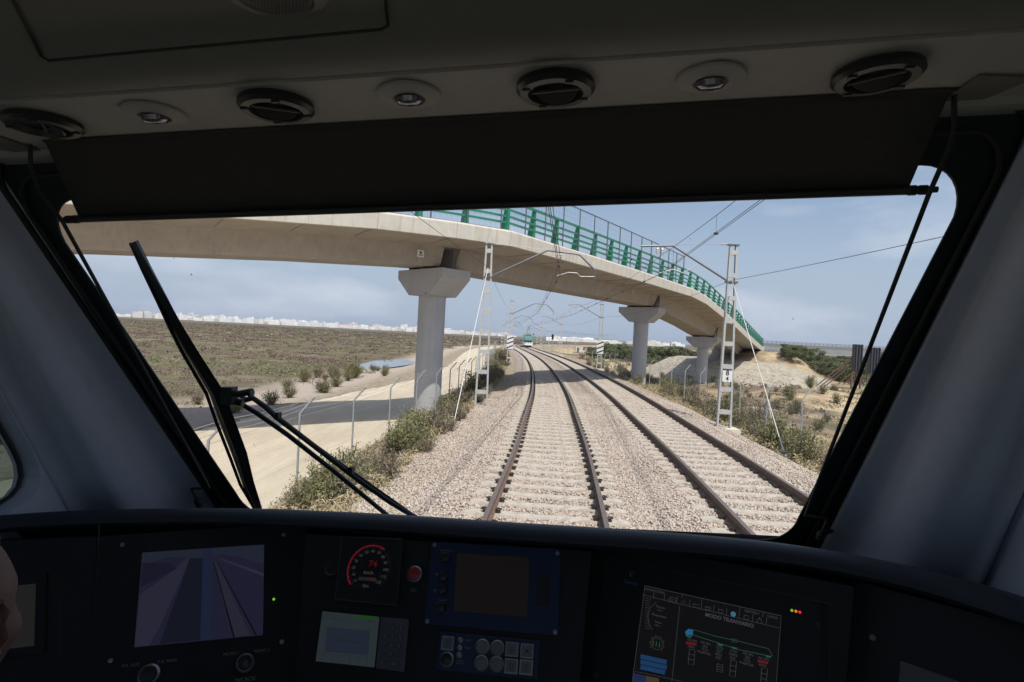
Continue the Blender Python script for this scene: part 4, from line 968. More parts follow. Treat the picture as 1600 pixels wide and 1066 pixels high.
mb = MB(); mb.tube([TP(-.2, 5, 3.35), TP(-.2, 6.3, 4.3), TP(0, 4.8, 5.2)], .05, 6); mb.tube([TP(.4, 5, 3.35), TP(.3, 6.3, 4.3), TP(0.1, 4.8, 5.2)], .04, 6); mb.tube([TP(-.85, 4.8, 5.0), TP(-.5, 4.8, 5.24), TP(.5, 4.8, 5.24), TP(.85, 4.8, 5.0)], .035, 6); mb.build('pantograph', M['gant'], tram)
mb = MB(); mb.box(TP(0, 9, 3.45), (1.8, 3, .35)); mb.box(TP(0, 16, 3.45), (1.8, 3.4, .35)); mb.build('roof_equipment', M['galv'], tram)

# ================================================================== THE CAB
CXC = -.29          # cab centre line
def mir(x, s): return CXC+s*x
WP, WN = Vector((0, 1.35, 0)), Vector((0, 1, .65))
def wy(z, off_=0): return 1.35-.65*z+off_
cab = thing('tram_cab', 'dark interior of the tram cab around the windscreen, pillars and ceiling', 'vehicle cab', (CXC, 0, -1.75), frame=CAB)
# window opening outline on the screen plane
def rrect(hwb, hwt, zb, zt, r, n=8):
    pts = []
    def hw(z): return lerp(hwb, hwt, (z-zb)/(zt-zb))
    for (sx, sz, a0) in ((1, zb, -90), (1, zt, 0), (-1, zt, 90), (-1, zb, 180)):
        cxx = sx*(hw(sz)-r); czz = sz+(r if sz == zb else -r)
        for j in range(n+1):
            t_ = radians(a0+90*j/n); pts.append((cxx+r*cos(t_), czz+r*sin(t_)))
    return pts
inner = rrect(.845, .965, -.60, .305, .085); outer = rrect(.912, 1.035, -.74, .385, .06)
def wpnt(x, z, off_=0): return Vector((CXC+x, wy(z, off_), z))
mb = MB(); k = len(inner)
for j in range(k):
    a, c, e, f = inner[j], inner[(j+1) % k], outer[(j+1) % k], outer[j]
    A = [wpnt(*q) for q in (a, c, e, f)]; B = [wpnt(q[0], q[1], .006) for q in (a, c, e, f)]
    mb.add(A+B, [(0, 1, 2, 3), (7, 6, 5, 4), (0, 4, 5, 1), (2, 6, 7, 3)])
mb.build('windscreen_frame', M['band'], cab)
# rubber seal : two beads
mb = MB(); mid = [(lerp(a[0], c[0], .55), lerp(a[1], c[1], .55)) for a, c in zip(inner, outer)]
pp = [wpnt(q[0], q[1], -.012) for q in mid]; mb.tube(pp+[pp[0], pp[1]], .005, 8, caps=False)
pp = [wpnt(q[0]*1.0, q[1], -.008) for q in outer]; mb.tube(pp+[pp[0], pp[1]], .008, 8, caps=False)
mb.build('rubber_seal', M['rubber'], cab, smooth=True)
mb = MB(); mb.add([wpnt(x, z, .003) for x, z in rrect(.9, 1.0, -.66, .345, .07)], [tuple(range(36))]); mb.build('windscreen', glass('windscreen_glass', (.955, .965, .96)), cab, fix=False)
mb = MB()
for j in range(26):
    x, z = RNG.uniform(-.86, .86), RNG.uniform(-.5, .24); P = wpnt(x, z, -.0005); r = RNG.uniform(.0006, .0019); mb.lathe(P, WN, [(r, 0), (r*.6, -.0004)], 6)
mb.build('windscreen_dirt', M['rubber'], cab)
# A pillars : lofted mouldings from the screen edge back to the side window
SW = 1.16
def pyb(z): return 1.33-.50*(z+.37)
for s in (-1, 1):
    mb = MB(); rows = []
    for z in np.linspace(-.98, .46, 19):
        y0 = wy(z); hw0 = lerp(.912, 1.035, (z+.74)/1.125)
        sweep = sstep(-.9, .4, z)
        yb = pyb(z)   # where the pillar meets the side wall
        P0 = (hw0-.004, y0-.004); P1 = (lerp(hw0, SW, .22), lerp(y0, yb, .10)); P2 = (lerp(hw0, SW, .34), lerp(y0, yb, .24)); P3_ = (lerp(hw0, SW, .36), lerp(y0, yb, .50)); P4 = (lerp(hw0, SW, .52), lerp(y0, yb, .76)); P5 = (SW-.03, yb+.055); P6 = (SW, yb+.005)
        # smooth the profile
        cp = [P0, P1, P2, P3_, P4, P5, P6]; prof_ = []
        for j in range(len(cp)-1):
            for q in range(4):
                t_ = q/4; a = cp[max(j-1, 0)]; b_ = cp[j]; c = cp[j+1]; e = cp[min(j+2, len(cp)-1)]
                prof_.append(tuple(.5*((2*b_[i])+(-a[i]+c[i])*t_+(2*a[i]-5*b_[i]+4*c[i]-e[i])*t_**2+(-a[i]+3*b_[i]-3*c[i]+e[i])*t_**3) for i in (0, 1)))
        prof_.append(P6)
        rows.append([Vector((CXC+s*x, y, z)) for x, y in prof_])
    mb.grid(rows); o = mb.build('pillar_trim', M['trim'], cab, smooth=True); sm_ = o.modifiers.new('thick', 'SOLIDIFY'); sm_.thickness = .02; sm_.offset = -1 if s > 0 else 1; sm_.use_rim = True
    o['label'] = ('left' if s < 0 else 'right')+' grey moulded windscreen pillar'
# side walls with window openings
def side_wall(s):
    mb = MB(); x = CXC+s*SW; y0, y1 = -.55, 1.75; zb, zt = -1.75, .62
    wb, wt = -.43, .30; wy0 = .10
    def yf(z): return pyb(z)-.0
    op = []
    C0 = [(wy0, wb), (yf(wb)-.02, wb), (yf(wt)-.02, wt), (wy0, wt)]
    # rounded opening
    opn = []
    for i_, (a, r) in enumerate(zip(C0, (.05, .10, .10, .05))):
        p_, n_ = Vector(C0[i_-1]), Vector(C0[(i_+1) % 4]); a = Vector(a); d1, d2 = (p_-a).normalized(), (n_-a).normalized()
        for j in range(7):
            t_ = j/6; opn.append((a+d1*r*1.5)*(1-t_)**2+a*2*t_*(1-t_)+(a+d2*r*1.5)*t_**2)
    outr = []
    cc = Vector((.55, -.1))
    for p_ in opn:                              # radial projection onto the wall rectangle
        d = p_-cc; k_ = min((1.345-.65*cc.y-cc.x)/(d.x+.65*d.y) if d.x+.65*d.y > 0 else 1e9, (y0-cc.x)/d.x if d.x < 0 else 1e9, (zt-cc.y)/d.y if d.y > 0 else (zb-cc.y)/d.y if d.y < 0 else 1e9); outr.append(cc+d*k_)
    k_ = len(opn)
    for j in range(k_):
        a, c, e, f = opn[j], opn[(j+1) % k_], outr[(j+1) % k_], outr[j]
        lip = [Vector((x+s*.05, q.x, q.y)) for q in (a, c)]
        ins = [Vector((x, cc.x+(q.x-cc.x)*1.035, cc.y+(q.y-cc.y)*1.05)) for q in (a, c)]
        mb.add([ins[0], ins[1], Vector((x, e.x, e.y)), Vector((x, f.x, f.y)), lip[0], lip[1]], [(0, 1, 2, 3), (0, 1, 5, 4)])
    # corner fill beyond radial fan
    o = mb.build('side_wall', M['trim'], cab, smooth=True)
    mb = MB(); mb.box((x+s*.10, .5, -.55), (.02, 2.4, 2.5)) if False else None
    g = MB(); g.add([Vector((x+s*.048, q.x, q.y)) for q in opn], [tuple(range(k_))]); pn = g.build('side_window', M['sideglass'], cab, fix=False)
    g = MB(); pts = [Vector((x+s*.03, q.x, q.y)) for q in opn]; g.tube(pts+[pts[0], pts[1]], .006, 6, caps=False); g.build('window_seal', M['rubber'], cab)
    # outer skin closes the corners
    g = MB()
    for (ya, yb_, za, zc_) in ((-.6, 1.0, .5, .66), (-.6, 1.76, -1.8, -.72), (-.6, -.0, -.72, .5)):
        g.box((x+s*.075, (ya+yb_)/2, (za+zc_)/2), (.02, yb_-ya, zc_-za))
    g.prism([Vector((x+s*.07, 1.60, -.72)), Vector((x+s*.07, 1.80, -.72)), Vector((x+s*.07, 1.01, .5)), Vector((x+s*.07, .96, .5)), Vector((x+s*.07, 1.02, .34))], (s, 0, 0), .02)
    g.build('outer_skin', M['trim'], cab)
M['sideglass'] = glass('tinted_side_glass', (.13, .18, .18)); M['rearfill'] = glass('rear_fill_pane', (.62, .65, .67))
side_wall(-1); side_wall(1)
# front apron below the screen, floor, rear wall with an added, unseen glazed opening
mb = MB(); mb.add([(CXC-1.4, wy(-.68)+.05, -.70), (CXC+1.4, wy(-.68)+.05, -.70), (CXC+1.4, 2.05, -1.78), (CXC-1.4, 2.05, -1.78)], [(0, 1, 2, 3)])
mb.add([(CXC-1.4, wy(-.60)+.045, -.60), (CXC+1.4, wy(-.60)+.045, -.60), (CXC+1.4, wy(-.7)+.05, -.7), (CXC-1.4, wy(-.7)+.05, -.7)], [(0, 1, 2, 3)])
for s in (-1, 1):
    mb.add([wpnt(s*.93*1.0, -.75, .035), wpnt(s*1.40, -.75, .035), wpnt(s*1.40, .50, .035), wpnt(s*1.04, .50, .035)], [(0, 1, 2, 3)])
mb.build('front_shell', M['trim'], cab)
mb = MB(); mb.box((CXC, .7, -1.78), (2.8, 2.9, .05)); mb.build('floor', M['floor'], cab)
mb = MB(); yb = -.56
for (xa, xb, za, zc_) in ((-1.4, -1.15, -1.75, .62), (1.15, 1.4, -1.75, .62), (-1.15, 1.15, .33, .62), (-1.15, 1.15, -1.75, -1.0)): mb.box((CXC+(xa+xb)/2, yb, (za+zc_)/2), (xb-xa, .05, zc_-za))
mb.build('rear_wall', M['trim'], cab)
mb = MB(); mb.box((CXC, yb, -.335), (2.3, .01, 1.33)); mb.build('rear_fill_pane', M['rearfill'], cab, fix=False)  # unseen pane, added to let fill light into the cab
# duct panel with groove, lip and ceiling (profile swept across the cab)
def sweep(prof, x0, x1, name, material, n=12, bow=0):
    mb = MB(); rows = []
    for j in range(n+1):
        x = lerp(x0, x1, j/n); rows.append([Vector((CXC+x, y, z)) for y, z in prof])
    mb.grid(rows); return mb.build(name, material, cab, smooth=True)
sweep([(1.145, .385), (1.135, .374), (1.06, .374), (1.05, .384), (1.04, .385), (.846, .3865), (.838, .3875), (.836, .398)], -1.38, 1.38, 'duct_panel', M['duct'])
sweep([(.836, .3985), (.829, .398), (.828, .3895), (.815, .388), (.79, .392), (.765, .402), (.748, .416), (.735, .425), (.715, .430), (.6, .445), (.3, .50), (-.58, .585)], -1.38, 1.38, 'ceiling_panel', M['ceil'])
mb = MB(); mb.box((CXC, .3, .66), (2.9, 2.3, .03)); mb.build('roof', M['galv'], cab)
mb = MB(); mb.box((CXC, 1.18, .47), (2.8, .1, .18)); mb.build('header', M['trim'], cab)
# access panel outline
mb = MB(); 
def ceil_z(y): return float(np.interp(y, [-.58, .3, .6, .715, .735, .748, .765, .79], [.585, .50, .445, .430, .425, .416, .402, .392]))
def cpt(px, py):
    y = .6
    for _ in range(30): q = cz(px, py, ceil_z(y)-.0015); y = max(.0, min(.79, .5*y+.5*q.y))
    return q
pts = [cpt(-30, -70), cpt(20, 0), cpt(48, 55), cpt(64, 88), cpt(76, 95), cpt(200, 83), cpt(330, 71), cpt(460, 59), cpt(596, 46), cpt(606, 40), cpt(603, 15), cpt(598, -60)]
mb.tube(pts, .0022, 5, caps=False); mb.build('panel_joint', M['rubber'], cab)
# loudspeaker
c = cpt(430, -14); sp = MB(); sp.lathe(c+Vector((0, 0, .002)), (0, .09, -1), [(.068, 0), (.067, .006), (.056, .012), (.047, .0125), (.045, .008)], 40); spk = sp.build('loudspeaker', M['ceil'], cab, smooth=True)
sp = MB(); sp.lathe(c, (0, .09, -1), [(.044, .0), (.044, .008)], 32); g1 = sp.build('grille', mat('grille_grey', (.12, .12, .11), .6), spk)
sp = MB()
for a in range(-8, 9):
    for b_ in range(-8, 9):
        x_, y_ = (a+.5*(b_ % 2))*.0048, b_*.0042
        if x_*x_+y_*y_ < .0017: sp.lathe(c+Vector((x_, y_, -.0085+.0*y_)), (0, .09, -1), [(.0013, 0), (.0012, .0004)], 6)
sp.build('grille_holes', M['rubber'], spk)
# vents and lamps
vt = None
for i_, (px, py) in enumerate([(68, 190), (432, 162), (868, 133), (1370, 112)]):
    c = cz(px, py, .384)
    mb = MB(); mb.lathe(c, (0, 0, -1), [(.0, .001), (.060, 0), (.061, .008), (.055, .014), (.043, .015), (.040, .004), (.0, .002)], 36, closed=False); v_ = mb.build('air_vent', M['vent'], cab, smooth=True)
    v_['label'] = ['leftmost', 'second from left', 'third from left', 'rightmost'][i_]+' round black ceiling air vent'
    an = radians((-140, -60, -95, -120)[i_]); axd = Vector((cos(an)*.42, sin(an)*.42, -.9)).normalized()
    g = MB(); g.lathe(c+Vector((0, 0, -.004))-axd*.003, axd, [(.0, 0), (.033, 0), (.035, .002), (.033, .004), (.012, .0045), (.010, .002), (0, .002)], 28, closed=False); g.build('flap', M['vent'], v_, smooth=True)
    side_ = axd.cross(Vector((0, 0, 1))).normalized(); g = MB(); g.tube([c+Vector((0, 0, -.008))-side_*.038, c+Vector((0, 0, -.008))+side_*.038], .003, 6); g.build('flap_pin', M['bar'], v_)
    for q in range(4):
        g = MB(); an = q*pi/2+.5; g.box(c+Vector((cos(an)*.049, sin(an)*.049, -.0155)), (.012, .006, .003)); g.build('rim_glint', M['bar'], v_)  # small bars shaped as the reflection segments of the rim
for i_, (px, py) in enumerate([(242, 177), (640, 148), (1110, 122)]):
    c = cz(px, py, .384); mb = MB(); mb.lathe(c, (0, 0, -1), [(.051, -.001), (.050, .003), (.040, .0065), (.026, .008), (.023, .004)], 36); v_ = mb.build('reading_lamp', M['duct'], cab, smooth=True)
    v_['label'] = ['left', 'middle', 'right'][i_]+' unlit round ceiling lamp between the vents'
    g = MB(); g.lathe(c+Vector((0, 0, -.004)), (0, .25, -1), [(.022, 0), (.0215, .008), (.017, .012), (.010, .013), (.008, .008), (.003, .007)], 24); g.build('lamp_lens', M['lens'], v_, smooth=True)
# corner recess for the blind rods in the duct panel
for s in (-1, 1):
    g = MB(); x = CXC+s*.885
    g.prism([Vector((x-.03*s, .955, .383)), Vector((x+.06*s, .975, .383)), Vector((x+.035*s, 1.055, .383)), Vector((x-.03*s, 1.055, .383))], (0, 0, -1), .0015); g.build('rod_recess', mat('recess_grey', (.16, .155, .14), .7), cab)

# sun blind
bl = thing('sun_blind', 'wide dark roller sun blind pulled halfway down over the windscreen', 'sun blind', (CXC, 1.02, .385), frame=CAB)
TLc, TRc, BLc, BRc = Vector((-1.080, 1.0, .383)), Vector((.553, 1.0, .383)), Vector((-1.205, 1.2, .274)), Vector((.590, 1.2, .274))
mb = MB(); rows = []
for j in range(13):
    q = j/12; L, R = TLc.lerp(BLc, q), TRc.lerp(BRc, q); rows.append([L.lerp(R, i_/20)+Vector((0, .003*sin(i_*.8)*q, .0)) for i_ in range(21)])
mb.grid(rows); f = mb.build('blind_fabric', M['blind'], bl, smooth=True); sm_ = f.modifiers.new('thick', 'SOLIDIFY'); sm_.thickness = .0012
mb = MB(); mb.tube([BLc+Vector((.0, 0, -.004)), BRc+Vector((0, 0, -.004))], .0085, 10); mb.build('bottom_bar', M['bar'], bl, smooth=True)
for s, e in ((-1, BLc), (1, BRc)):
    g = MB(); g.lathe(e+Vector((s*.0, 0, -.004)), (s, 0, 0), [(.010, 0), (.010, .012), (.0075, .014), (.0095, .02), (.0095, .032), (.006, .034), (.006, .05)], 12); g.build('rod_slider', M['rubber'], bl, smooth=True)
mb = MB(); mb.tube([Vector((-1.09, 1.012, .395)), Vector((.565, 1.012, .395))], .014, 10); mb.build('roller', M['bar'], bl)
for i_, pl_ in enumerate(([(1491, 150, .0), (1491, 200, .02), (1483, 232, .03), (1452, 302, .0)], [(47, 222, 0), (48, 262, .0), (62, 300, .0), (97, 345, .0)])):
    off_ = .075; P = Vector((0, 1.35-off_, 0)); q = [cpl(a, b_, P, WN) for a, b_, _ in pl_]
    lo = [(1265, 788), (1258, 806), (1293, 811), (1284, 834)] if i_ == 0 else [(322, 752), (327, 762), (299, 764), (309, 783)]
    q += [cpl(a, b_, P, WN) for a, b_ in lo]
    g = MB(); g.tube(q, .0042, 8); g.build('guide_rod', M['rubber'], bl, smooth=True)
    g = MB(); g.lathe(q[-1], (q[-1]-q[-2]), [(.006, -.006), (.011, 0), (.011, .007), (.008, .010), (.011, .013), (.011, .019), (.006, .022)], 12); g.tube([q[-1], q[-1]+Vector(((.05 if i_ == 0 else -.05), .06, -.01))], .006, 6); g.build('rod_foot', M['rubber'], bl, smooth=True)

# wiper outside the glass
wp = thing('windscreen_wiper', 'black windscreen wiper standing upright outside the left half of the windscreen', 'wiper', cpl(640, 812, WP+Vector((0, .07, 0)), WN), frame=CAB)
def wq(px, py, off_=.06): return cpl(px, py, WP+Vector((0, off_, 0)), WN)
g = MB(); ctr = [(208, 379, 7), (228, 420, 10), (254, 470, 14), (274, 510, 17), (295, 548, 20), (334, 612, 23), (350, 655, 25), (371, 710, 24), (385, 755, 19), (404, 797, 9)]
A = [wq(x-w_*.35, y+w_*.10) for x, y, w_ in ctr]; B = [wq(x+w_*.62, y-w_*.12) for x, y, w_ in ctr]; C2 = [(a+b_)/2+Vector((0, -.012, -.006)) for a, b_ in zip(A, B)]
g.grid([[a, c, b_, (a+b_)/2+Vector((0, .014, .008))] for a, c, b_ in zip(A, C2, B)], close=True); g.build('blade_carrier', M['wiper'], wp)
g = MB(); ctl = [wq(x-w_*.5, y+w_*.14, .052) for x, y, w_ in ctr]
g.tube(ctl, .005, 6); g.build('rubber_blade', M['rubber'], wp)
g = MB(); g.tube([wq(352, 612), wq(372, 616), wq(392, 612)], .010, 8); g.box(wq(358, 618), (.035, .03, .05)); g.tube([wq(358, 626), wq(380, 630)], .012, 8); g.lathe(wq(388, 614), (1, 0, .1), [(.008, 0), (.013, .003), (.013, .012), (.008, .014)], 10); g.build('blade_mount', M['wiper'], wp)
for pth, r in (([(360, 622), (400, 645), (450, 680), (520, 735), (606, 806)], .0075), ([(365, 630), (395, 622), (415, 636), (432, 652), (500, 704), (560, 750), (610, 785), (655, 812)], .0085)):
    g = MB(); g.tube([wq(*q, .085) for q in pth], r, 8); g.build('wiper_arm', M['wiper'], wp, smooth=True)
g = MB(); g.tube([wq(375, 620, .095), wq(402, 625, .095), wq(425, 642, .095), wq(436, 655, .093), wq(548, 735, .093), wq(640, 800, .093)], .0035, 6)
for q in ((434, 650), (549, 735)): g.box(wq(*q, .09), (.014, .02, .02))
g.build('washer_hose', M['rubber'], wp)

# ------------------------------------------------------------------ driving console
con = thing('driving_console', 'black wraparound driving console with screens, dials and buttons below the windscreen', 'driving console', (CXC-.1, 1.2, -1.75), frame=CAB)
cow = [(-1.62, 1.08), (-1.43, 1.195), (-1.235, 1.262), (-.924, 1.318), (-.70, 1.325), (-.505, 1.322), (-.19, 1.303), (.1, 1.288), (.29, 1.268), (.416, 1.24), (.52, 1.195), (.614, 1.13), (.691, 1.04), (.80, .90), (.95, .68)]
cow = [(x, y) for x, y in cow]
# densify
dn = []
for i_ in range(len(cow)-1):
    for q in range(4):
        a = cow[max(i_-1, 0)]; b_ = cow[i_]; c = cow[i_+1]; e = cow[min(i_+2, len(cow)-1)]; t_ = q/4
        dn.append(tuple(.5*((2*b_[j])+(-a[j]+c[j])*t_+(2*a[j]-5*b_[j]+4*c[j]-e[j])*t_**2+(-a[j]+3*b_[j]-3*c[j]+e[j])*t_**3) for j in (0, 1)))
dn.append(cow[-1]); cw_ = dn
mb = MB(); rows = []
for i_, (x, y) in enumerate(cw_):
    a, c = cw_[max(i_-1, 0)], cw_[min(i_+1, len(cw_)-1)]; t2 = Vector((c[0]-a[0], c[1]-a[1])).normalized(); nb_ = Vector((t2.y, -t2.x))   # towards viewer
    pr = [(-.40, -.60), (-.12, -.475), (-.03, -.447), (0, -.440), (.018, -.443), (.030, -.452), (.034, -.462), (.026, -.472), (.018, -.476), (-.06, -.492), (-.13, -.62), (-.14, -1.3)]
    rows.append([Vector((x+nb_.x*q, y+nb_.y*q, z)) for q, z in pr])
mb.grid(rows); mb.build('cowl', M['cowl'], con, smooth=True)
# facets : plane through point P0 at z=-.45, direction e in plan, leaning 33 degrees
lean = radians(33)
def facet(p, sl2):
    e = Vector((1, sl2, 0)).normalized(); back = Vector((e.y, -e.x, 0)); dn_ = Vector((0, 0, -1))*cos(lean)+back*sin(lean); up_ = -dn_; nrm = e.cross(up_).normalized()
    if nrm.y > 0: nrm = -nrm
    return (Vector((p[0], p[1], -.452)), e, up_, nrm)
FA = {'L': facet((-.812, 1.355), .39), 'C': facet((-.4, 1.298), -.022), 'R': facet((.105, 1.334), -.41), 'LL': facet((-1.15, 1.222), .45), 'RR': facet((.58, 1.138), -.95)}
def fp_(fc, px, py, lift=0): P, e, u_, nn_ = FA[fc]; return cpl(px, py, P, nn_)+nn_*lift
# console face: five panels stepped against each other
def fedge(fc, p1, p2):
    a, c = fp_(fc, *p1), fp_(fc, *p2); d = (c-a)/(c.z-a.z); return a+d*(-.480-a.z), a+d*(-1.0-a.z)
BND = [((152, 815), (142, 1066)), ((478, 835), (462, 1066)), ((925, 848), (906, 1066)), ((1338, 880), (1322, 1066))]
ll0 = FA['LL'][0]-FA['LL'][1]*.8; rr1 = FA['RR'][0]+FA['RR'][1]*.9; dLL = -FA['LL'][2]*(.55/cos(lean)); dRR = -FA['RR'][2]*(.55/cos(lean))
names_ = ['LL', 'L', 'C', 'R', 'RR']; edges = []; mb = MB(); faces_ = []
for i_, nm in enumerate(names_):
    L_ = (ll0, ll0+dLL) if i_ == 0 else fedge(nm, *BND[i_-1]); R2 = (rr1, rr1+dRR) if i_ == 4 else fedge(nm, *BND[i_]); faces_.append((L_, R2))
for i_, ((a, a2), (c, c2)) in enumerate(faces_):
    mb.add([a, c, c2, a2], [(0, 1, 2, 3)]); mb.add([a, c, c+Vector((0, .12, -.03)), a+Vector((0, .12, -.03))], [(0, 1, 2, 3)])
    mb.add([a2, c2, Vector((c2.x, c2.y, -1.75)), Vector((a2.x, a2.y, -1.75))], [(0, 1, 2, 3)]); edges.append((a, a2))
    if i_ < 4: (e, e2), _x = faces_[i_+1]; mb.add([c, e, e2, c2], [(0, 1, 2, 3)])
edges.append(faces_[-1][1])
mb.build('console_face', M['cons'], con, fix=False)
FS = {'L': 1.06, 'R': 1.16, 'RR': 1.1}
def plate(fc, pts, t_, material, name, parent, lift=.001, smooth=False):
    nn_ = FA[fc][3]; g = MB(); g.prism([fp_(fc, *p)+nn_*lift for p in pts], nn_, t_); return g.build(name, material, parent)
def z4(l_): return [(460+x/3.636, 800+y/3.636) for x, y in l_]
def z5(l_): return [(880+x/3.636, 820+y/3.636) for x, y in l_]
def z3(l_): return [(x/3.2, 780+y/3.2) for x, y in l_]
def disc(fc, px, py, r, prof_, material, name, parent, n=24, sm=True):
    r = r*FS.get(fc, 1)
    nn_ = FA[fc][3]; g = MB(); g.lathe(fp_(fc, px, py), nn_, [(a*r, h) for a, h in prof_], n); return g.build(name, material, parent, smooth=sm)
def ftext(g, fc, s_, px, py, size, rot=0, lift=.002, align='CENTER', bold=0):
    size = size*FS.get(fc, 1)
    P, e, u_, nn_ = FA[fc]; ex = e*cos(rot)+u_*sin(rot); ey = u_*cos(rot)-e*sin(rot); text_mb(g, s_, size, fp_(fc, px, py), ex, ey, nn_, lift, align=align, bold=bold)
def joints_line(fc, pts, name='panel_gap', r=.0009):
    nn_ = FA[fc][3]; g = MB(); g.tube([fp_(fc, *p)+nn_*.0008 for p in pts], r, 4); return g.build(name, M['bar'], con)
S_bl = glow('screen_dim_blue', (.010, .012, .026)); 
# left camera monitor
scr = plate('L', z3([(712, 268), (1322, 228), (1315, 680), (672, 742)]), .001, glow('screen_ground', (.0115, .0115, .027)), 'camera_monitor', con); scr['label'] = 'camera monitor showing two exterior track views in dim blue'
plate('L', z3([(714, 270), (1018, 250), (1016, 300), (940, 290), (840, 290), (713, 330)]), .0004, glow('screen_sky', (.014, .017, .027)), 'screen_sky', scr, .0022)
plate('L', z3([(1065, 247), (1320, 230), (1318, 330), (1200, 290), (1110, 274), (1066, 286)]), .0004, glow('screen_sky2', (.014, .017, .030)), 'screen_sky', scr, .0022)
plate('L', z3([(938, 292), (948, 300), (900, 420), (800, 640), (745, 732), (676, 738), (700, 480), (880, 350)]), .0004, glow('screen_road', (.019, .018, .034)), 'screen_road', scr, .0022)
plate('L', z3([(950, 300), (1016, 296), (1002, 706), (800, 726), (905, 430)]), .0004, glow('screen_train_side', (.006, .007, .014)), 'screen_train_side', scr, .0022)
plate('L', z3([(1016, 250), (1066, 247), (1048, 702), (1004, 706)]), .0004, glow('screen_mast', (.010, .014, .032)), 'screen_divider', scr, .0024)
plate('L', z3([(1068, 310), (1085, 312), (1250, 680), (1160, 690)]), .0004, glow('screen_bed', (.018, .017, .029)), 'screen_track_bed', scr, .0022)
for a, c in (((1068, 315), (1165, 690)), ((1082, 312), (1275, 678))):
    plate('L', z3([a, (a[0]+4, a[1]), (c[0]+11, c[1]), c]), .0004, glow('screen_rail', (.003, .003, .006)), 'screen_rail', scr, .0028)
plate('L', z3([(1100, 296), (1320, 372), (1320, 388), (1098, 300)]), .0004, glow('screen_path', (.022, .023, .04)), 'screen_path', scr, .0026)
plate('L', z3([(716, 320), (850, 320), (885, 350), (705, 440)]), .0004, glow('screen_hill', (.008, .008, .018)), 'screen_hill', scr, .0025)
for (a, c) in z3([(612, 228), (1418, 178), (1409, 713), (553, 807)]): disc('L', a, c, .0045, [(1, 0), (1, .0015), (.6, .002)], M['silver'], 'screw', con, 12)
disc('L', *z3([(1369, 501)])[0], .0026, [(1, 0), (1, .002)], glow('led_green', (.25, .6, .02), .9), 'indicator_led', con, 10)
disc('L', *z3([(1369, 523)])[0], .0018, [(1, 0), (1, .002)], M['bar'], 'indicator_led', con, 10)
joints_line('L', z3([(497, 130), (455, 914)])); joints_line('L', z3([(1530, 190), (1478, 914)])); 
kn = disc('L', *z3([(748, 880)])[0], .0205, [(1, 0), (1, .006), (.85, .009), (.78, .009), (.78, .004)], M['silver'], 'rotary_switch', con)
disc('L', *z3([(746, 878)])[0], .0205, [(.76, .004), (.74, .012), (.6, .014)], M['knob'], 'knob', kn)
g = MB(); ftext(g, 'L', 'P.A. AUT.', *z3([(658, 831)])[0], .0085); ftext(g, 'L', 'P.A. MAN.', *z3([(840, 810)])[0], .0085); g.build('lettering', M['print'], kn, fix=False)
kn = disc('L', *z3([(1229, 820)])[0], .0185, [(1, 0), (1, .006), (.85, .009), (.78, .009), (.78, .004)], M['silver'], 'rotary_switch', con)
disc('L', *z3([(1229, 818)])[0], .0185, [(.76, .004), (.74, .013), (.6, .015)], M['knob'], 'knob', kn)
g = MB(); ftext(g, 'L', 'MICRO 1', *z3([(1157, 774)])[0], .0080); ftext(g, 'L', 'MICRO 2', *z3([(1310, 758)])[0], .0080); ftext(g, 'L', 'MICROS', *z3([(1227, 903)])[0], .011); g.tube([fp_('L', *q)+FA['L'][3]*.0155 for q in z3([(1232, 822), (1246, 808)])], .0008, 4); g.build('lettering', M['print'], kn, fix=False)
# far left screen
s2 = plate('LL', z3([(20, 378), (235, 368), (228, 770), (10, 790)]), .004, M['cons'], 'side_monitor', con); plate('LL', z3([(40, 440), (185, 425), (176, 735), (30, 752)]), .001, glow('screen_grey', (.0125, .0125, .0115)), 'monitor_screen', s2, .0052)
joints_line('LL', z3([(60, 335), (310, 318), (300, 792)]))
# speedometer
spd = plate('C', z4([(283, 150), (622, 165), (590, 537), (243, 502)]), .012, M['cons'], 'speedometer', con); nn_ = FA['C'][3]; e_, u_ = FA['C'][1], FA['C'][2]
g = MB(); cn = [fp_('C', *q)+nn_*.0125 for q in z4([(283, 150), (622, 165), (590, 537), (243, 502)])]; g.tube(cn+[cn[0], cn[1]], .0022, 5, caps=False); g.build('bezel', M['bar'], spd)
cc = fp_('C', *z4([(438, 330)])[0]); RR_ = .052
def dial_pt(a, r): return cc+(e_*cos(a)+u_*sin(a))*r+nn_*.0138
def kang(v): return radians(225-270*v/120)
g = MB(); pr = [dial_pt(kang(q), RR_) for q in np.linspace(0, 74, 40)]; po = [dial_pt(kang(q), RR_*.955) for q in np.linspace(0, 74, 40)]; g.grid([pr, po]); g.build('red_arc', glow('arc_red', (.30, .006, .018), .6), spd, fix=False)
g = MB()
for v_ in range(0, 121, 2):
    a = kang(v_); r0 = RR_*(.86 if v_ % 10 == 0 else .90); A_, B_2 = dial_pt(a, r0), dial_pt(a, RR_*.94); g.bar(A_, B_2, .0009 if v_ % 10 == 0 else .0005, .0003, nn_.cross(B_2-A_))
g.build('tick_marks', M['print'], spd)
g = MB()
for v_ in range(0, 121, 10): a = kang(v_); text_mb(g, str(v_), .0088, dial_pt(a, RR_*.73), e_, u_, nn_, .0)
text_mb(g, 'km/h', .0115, cc+nn_*.0138-u_*.0085, e_, u_, nn_); text_mb(g, 'km', .0115, cc+nn_*.0138-u_*.036, e_, u_, nn_); g.build('dial_numbers', glow('dial_print', (.045, .045, .043)), spd, fix=False)
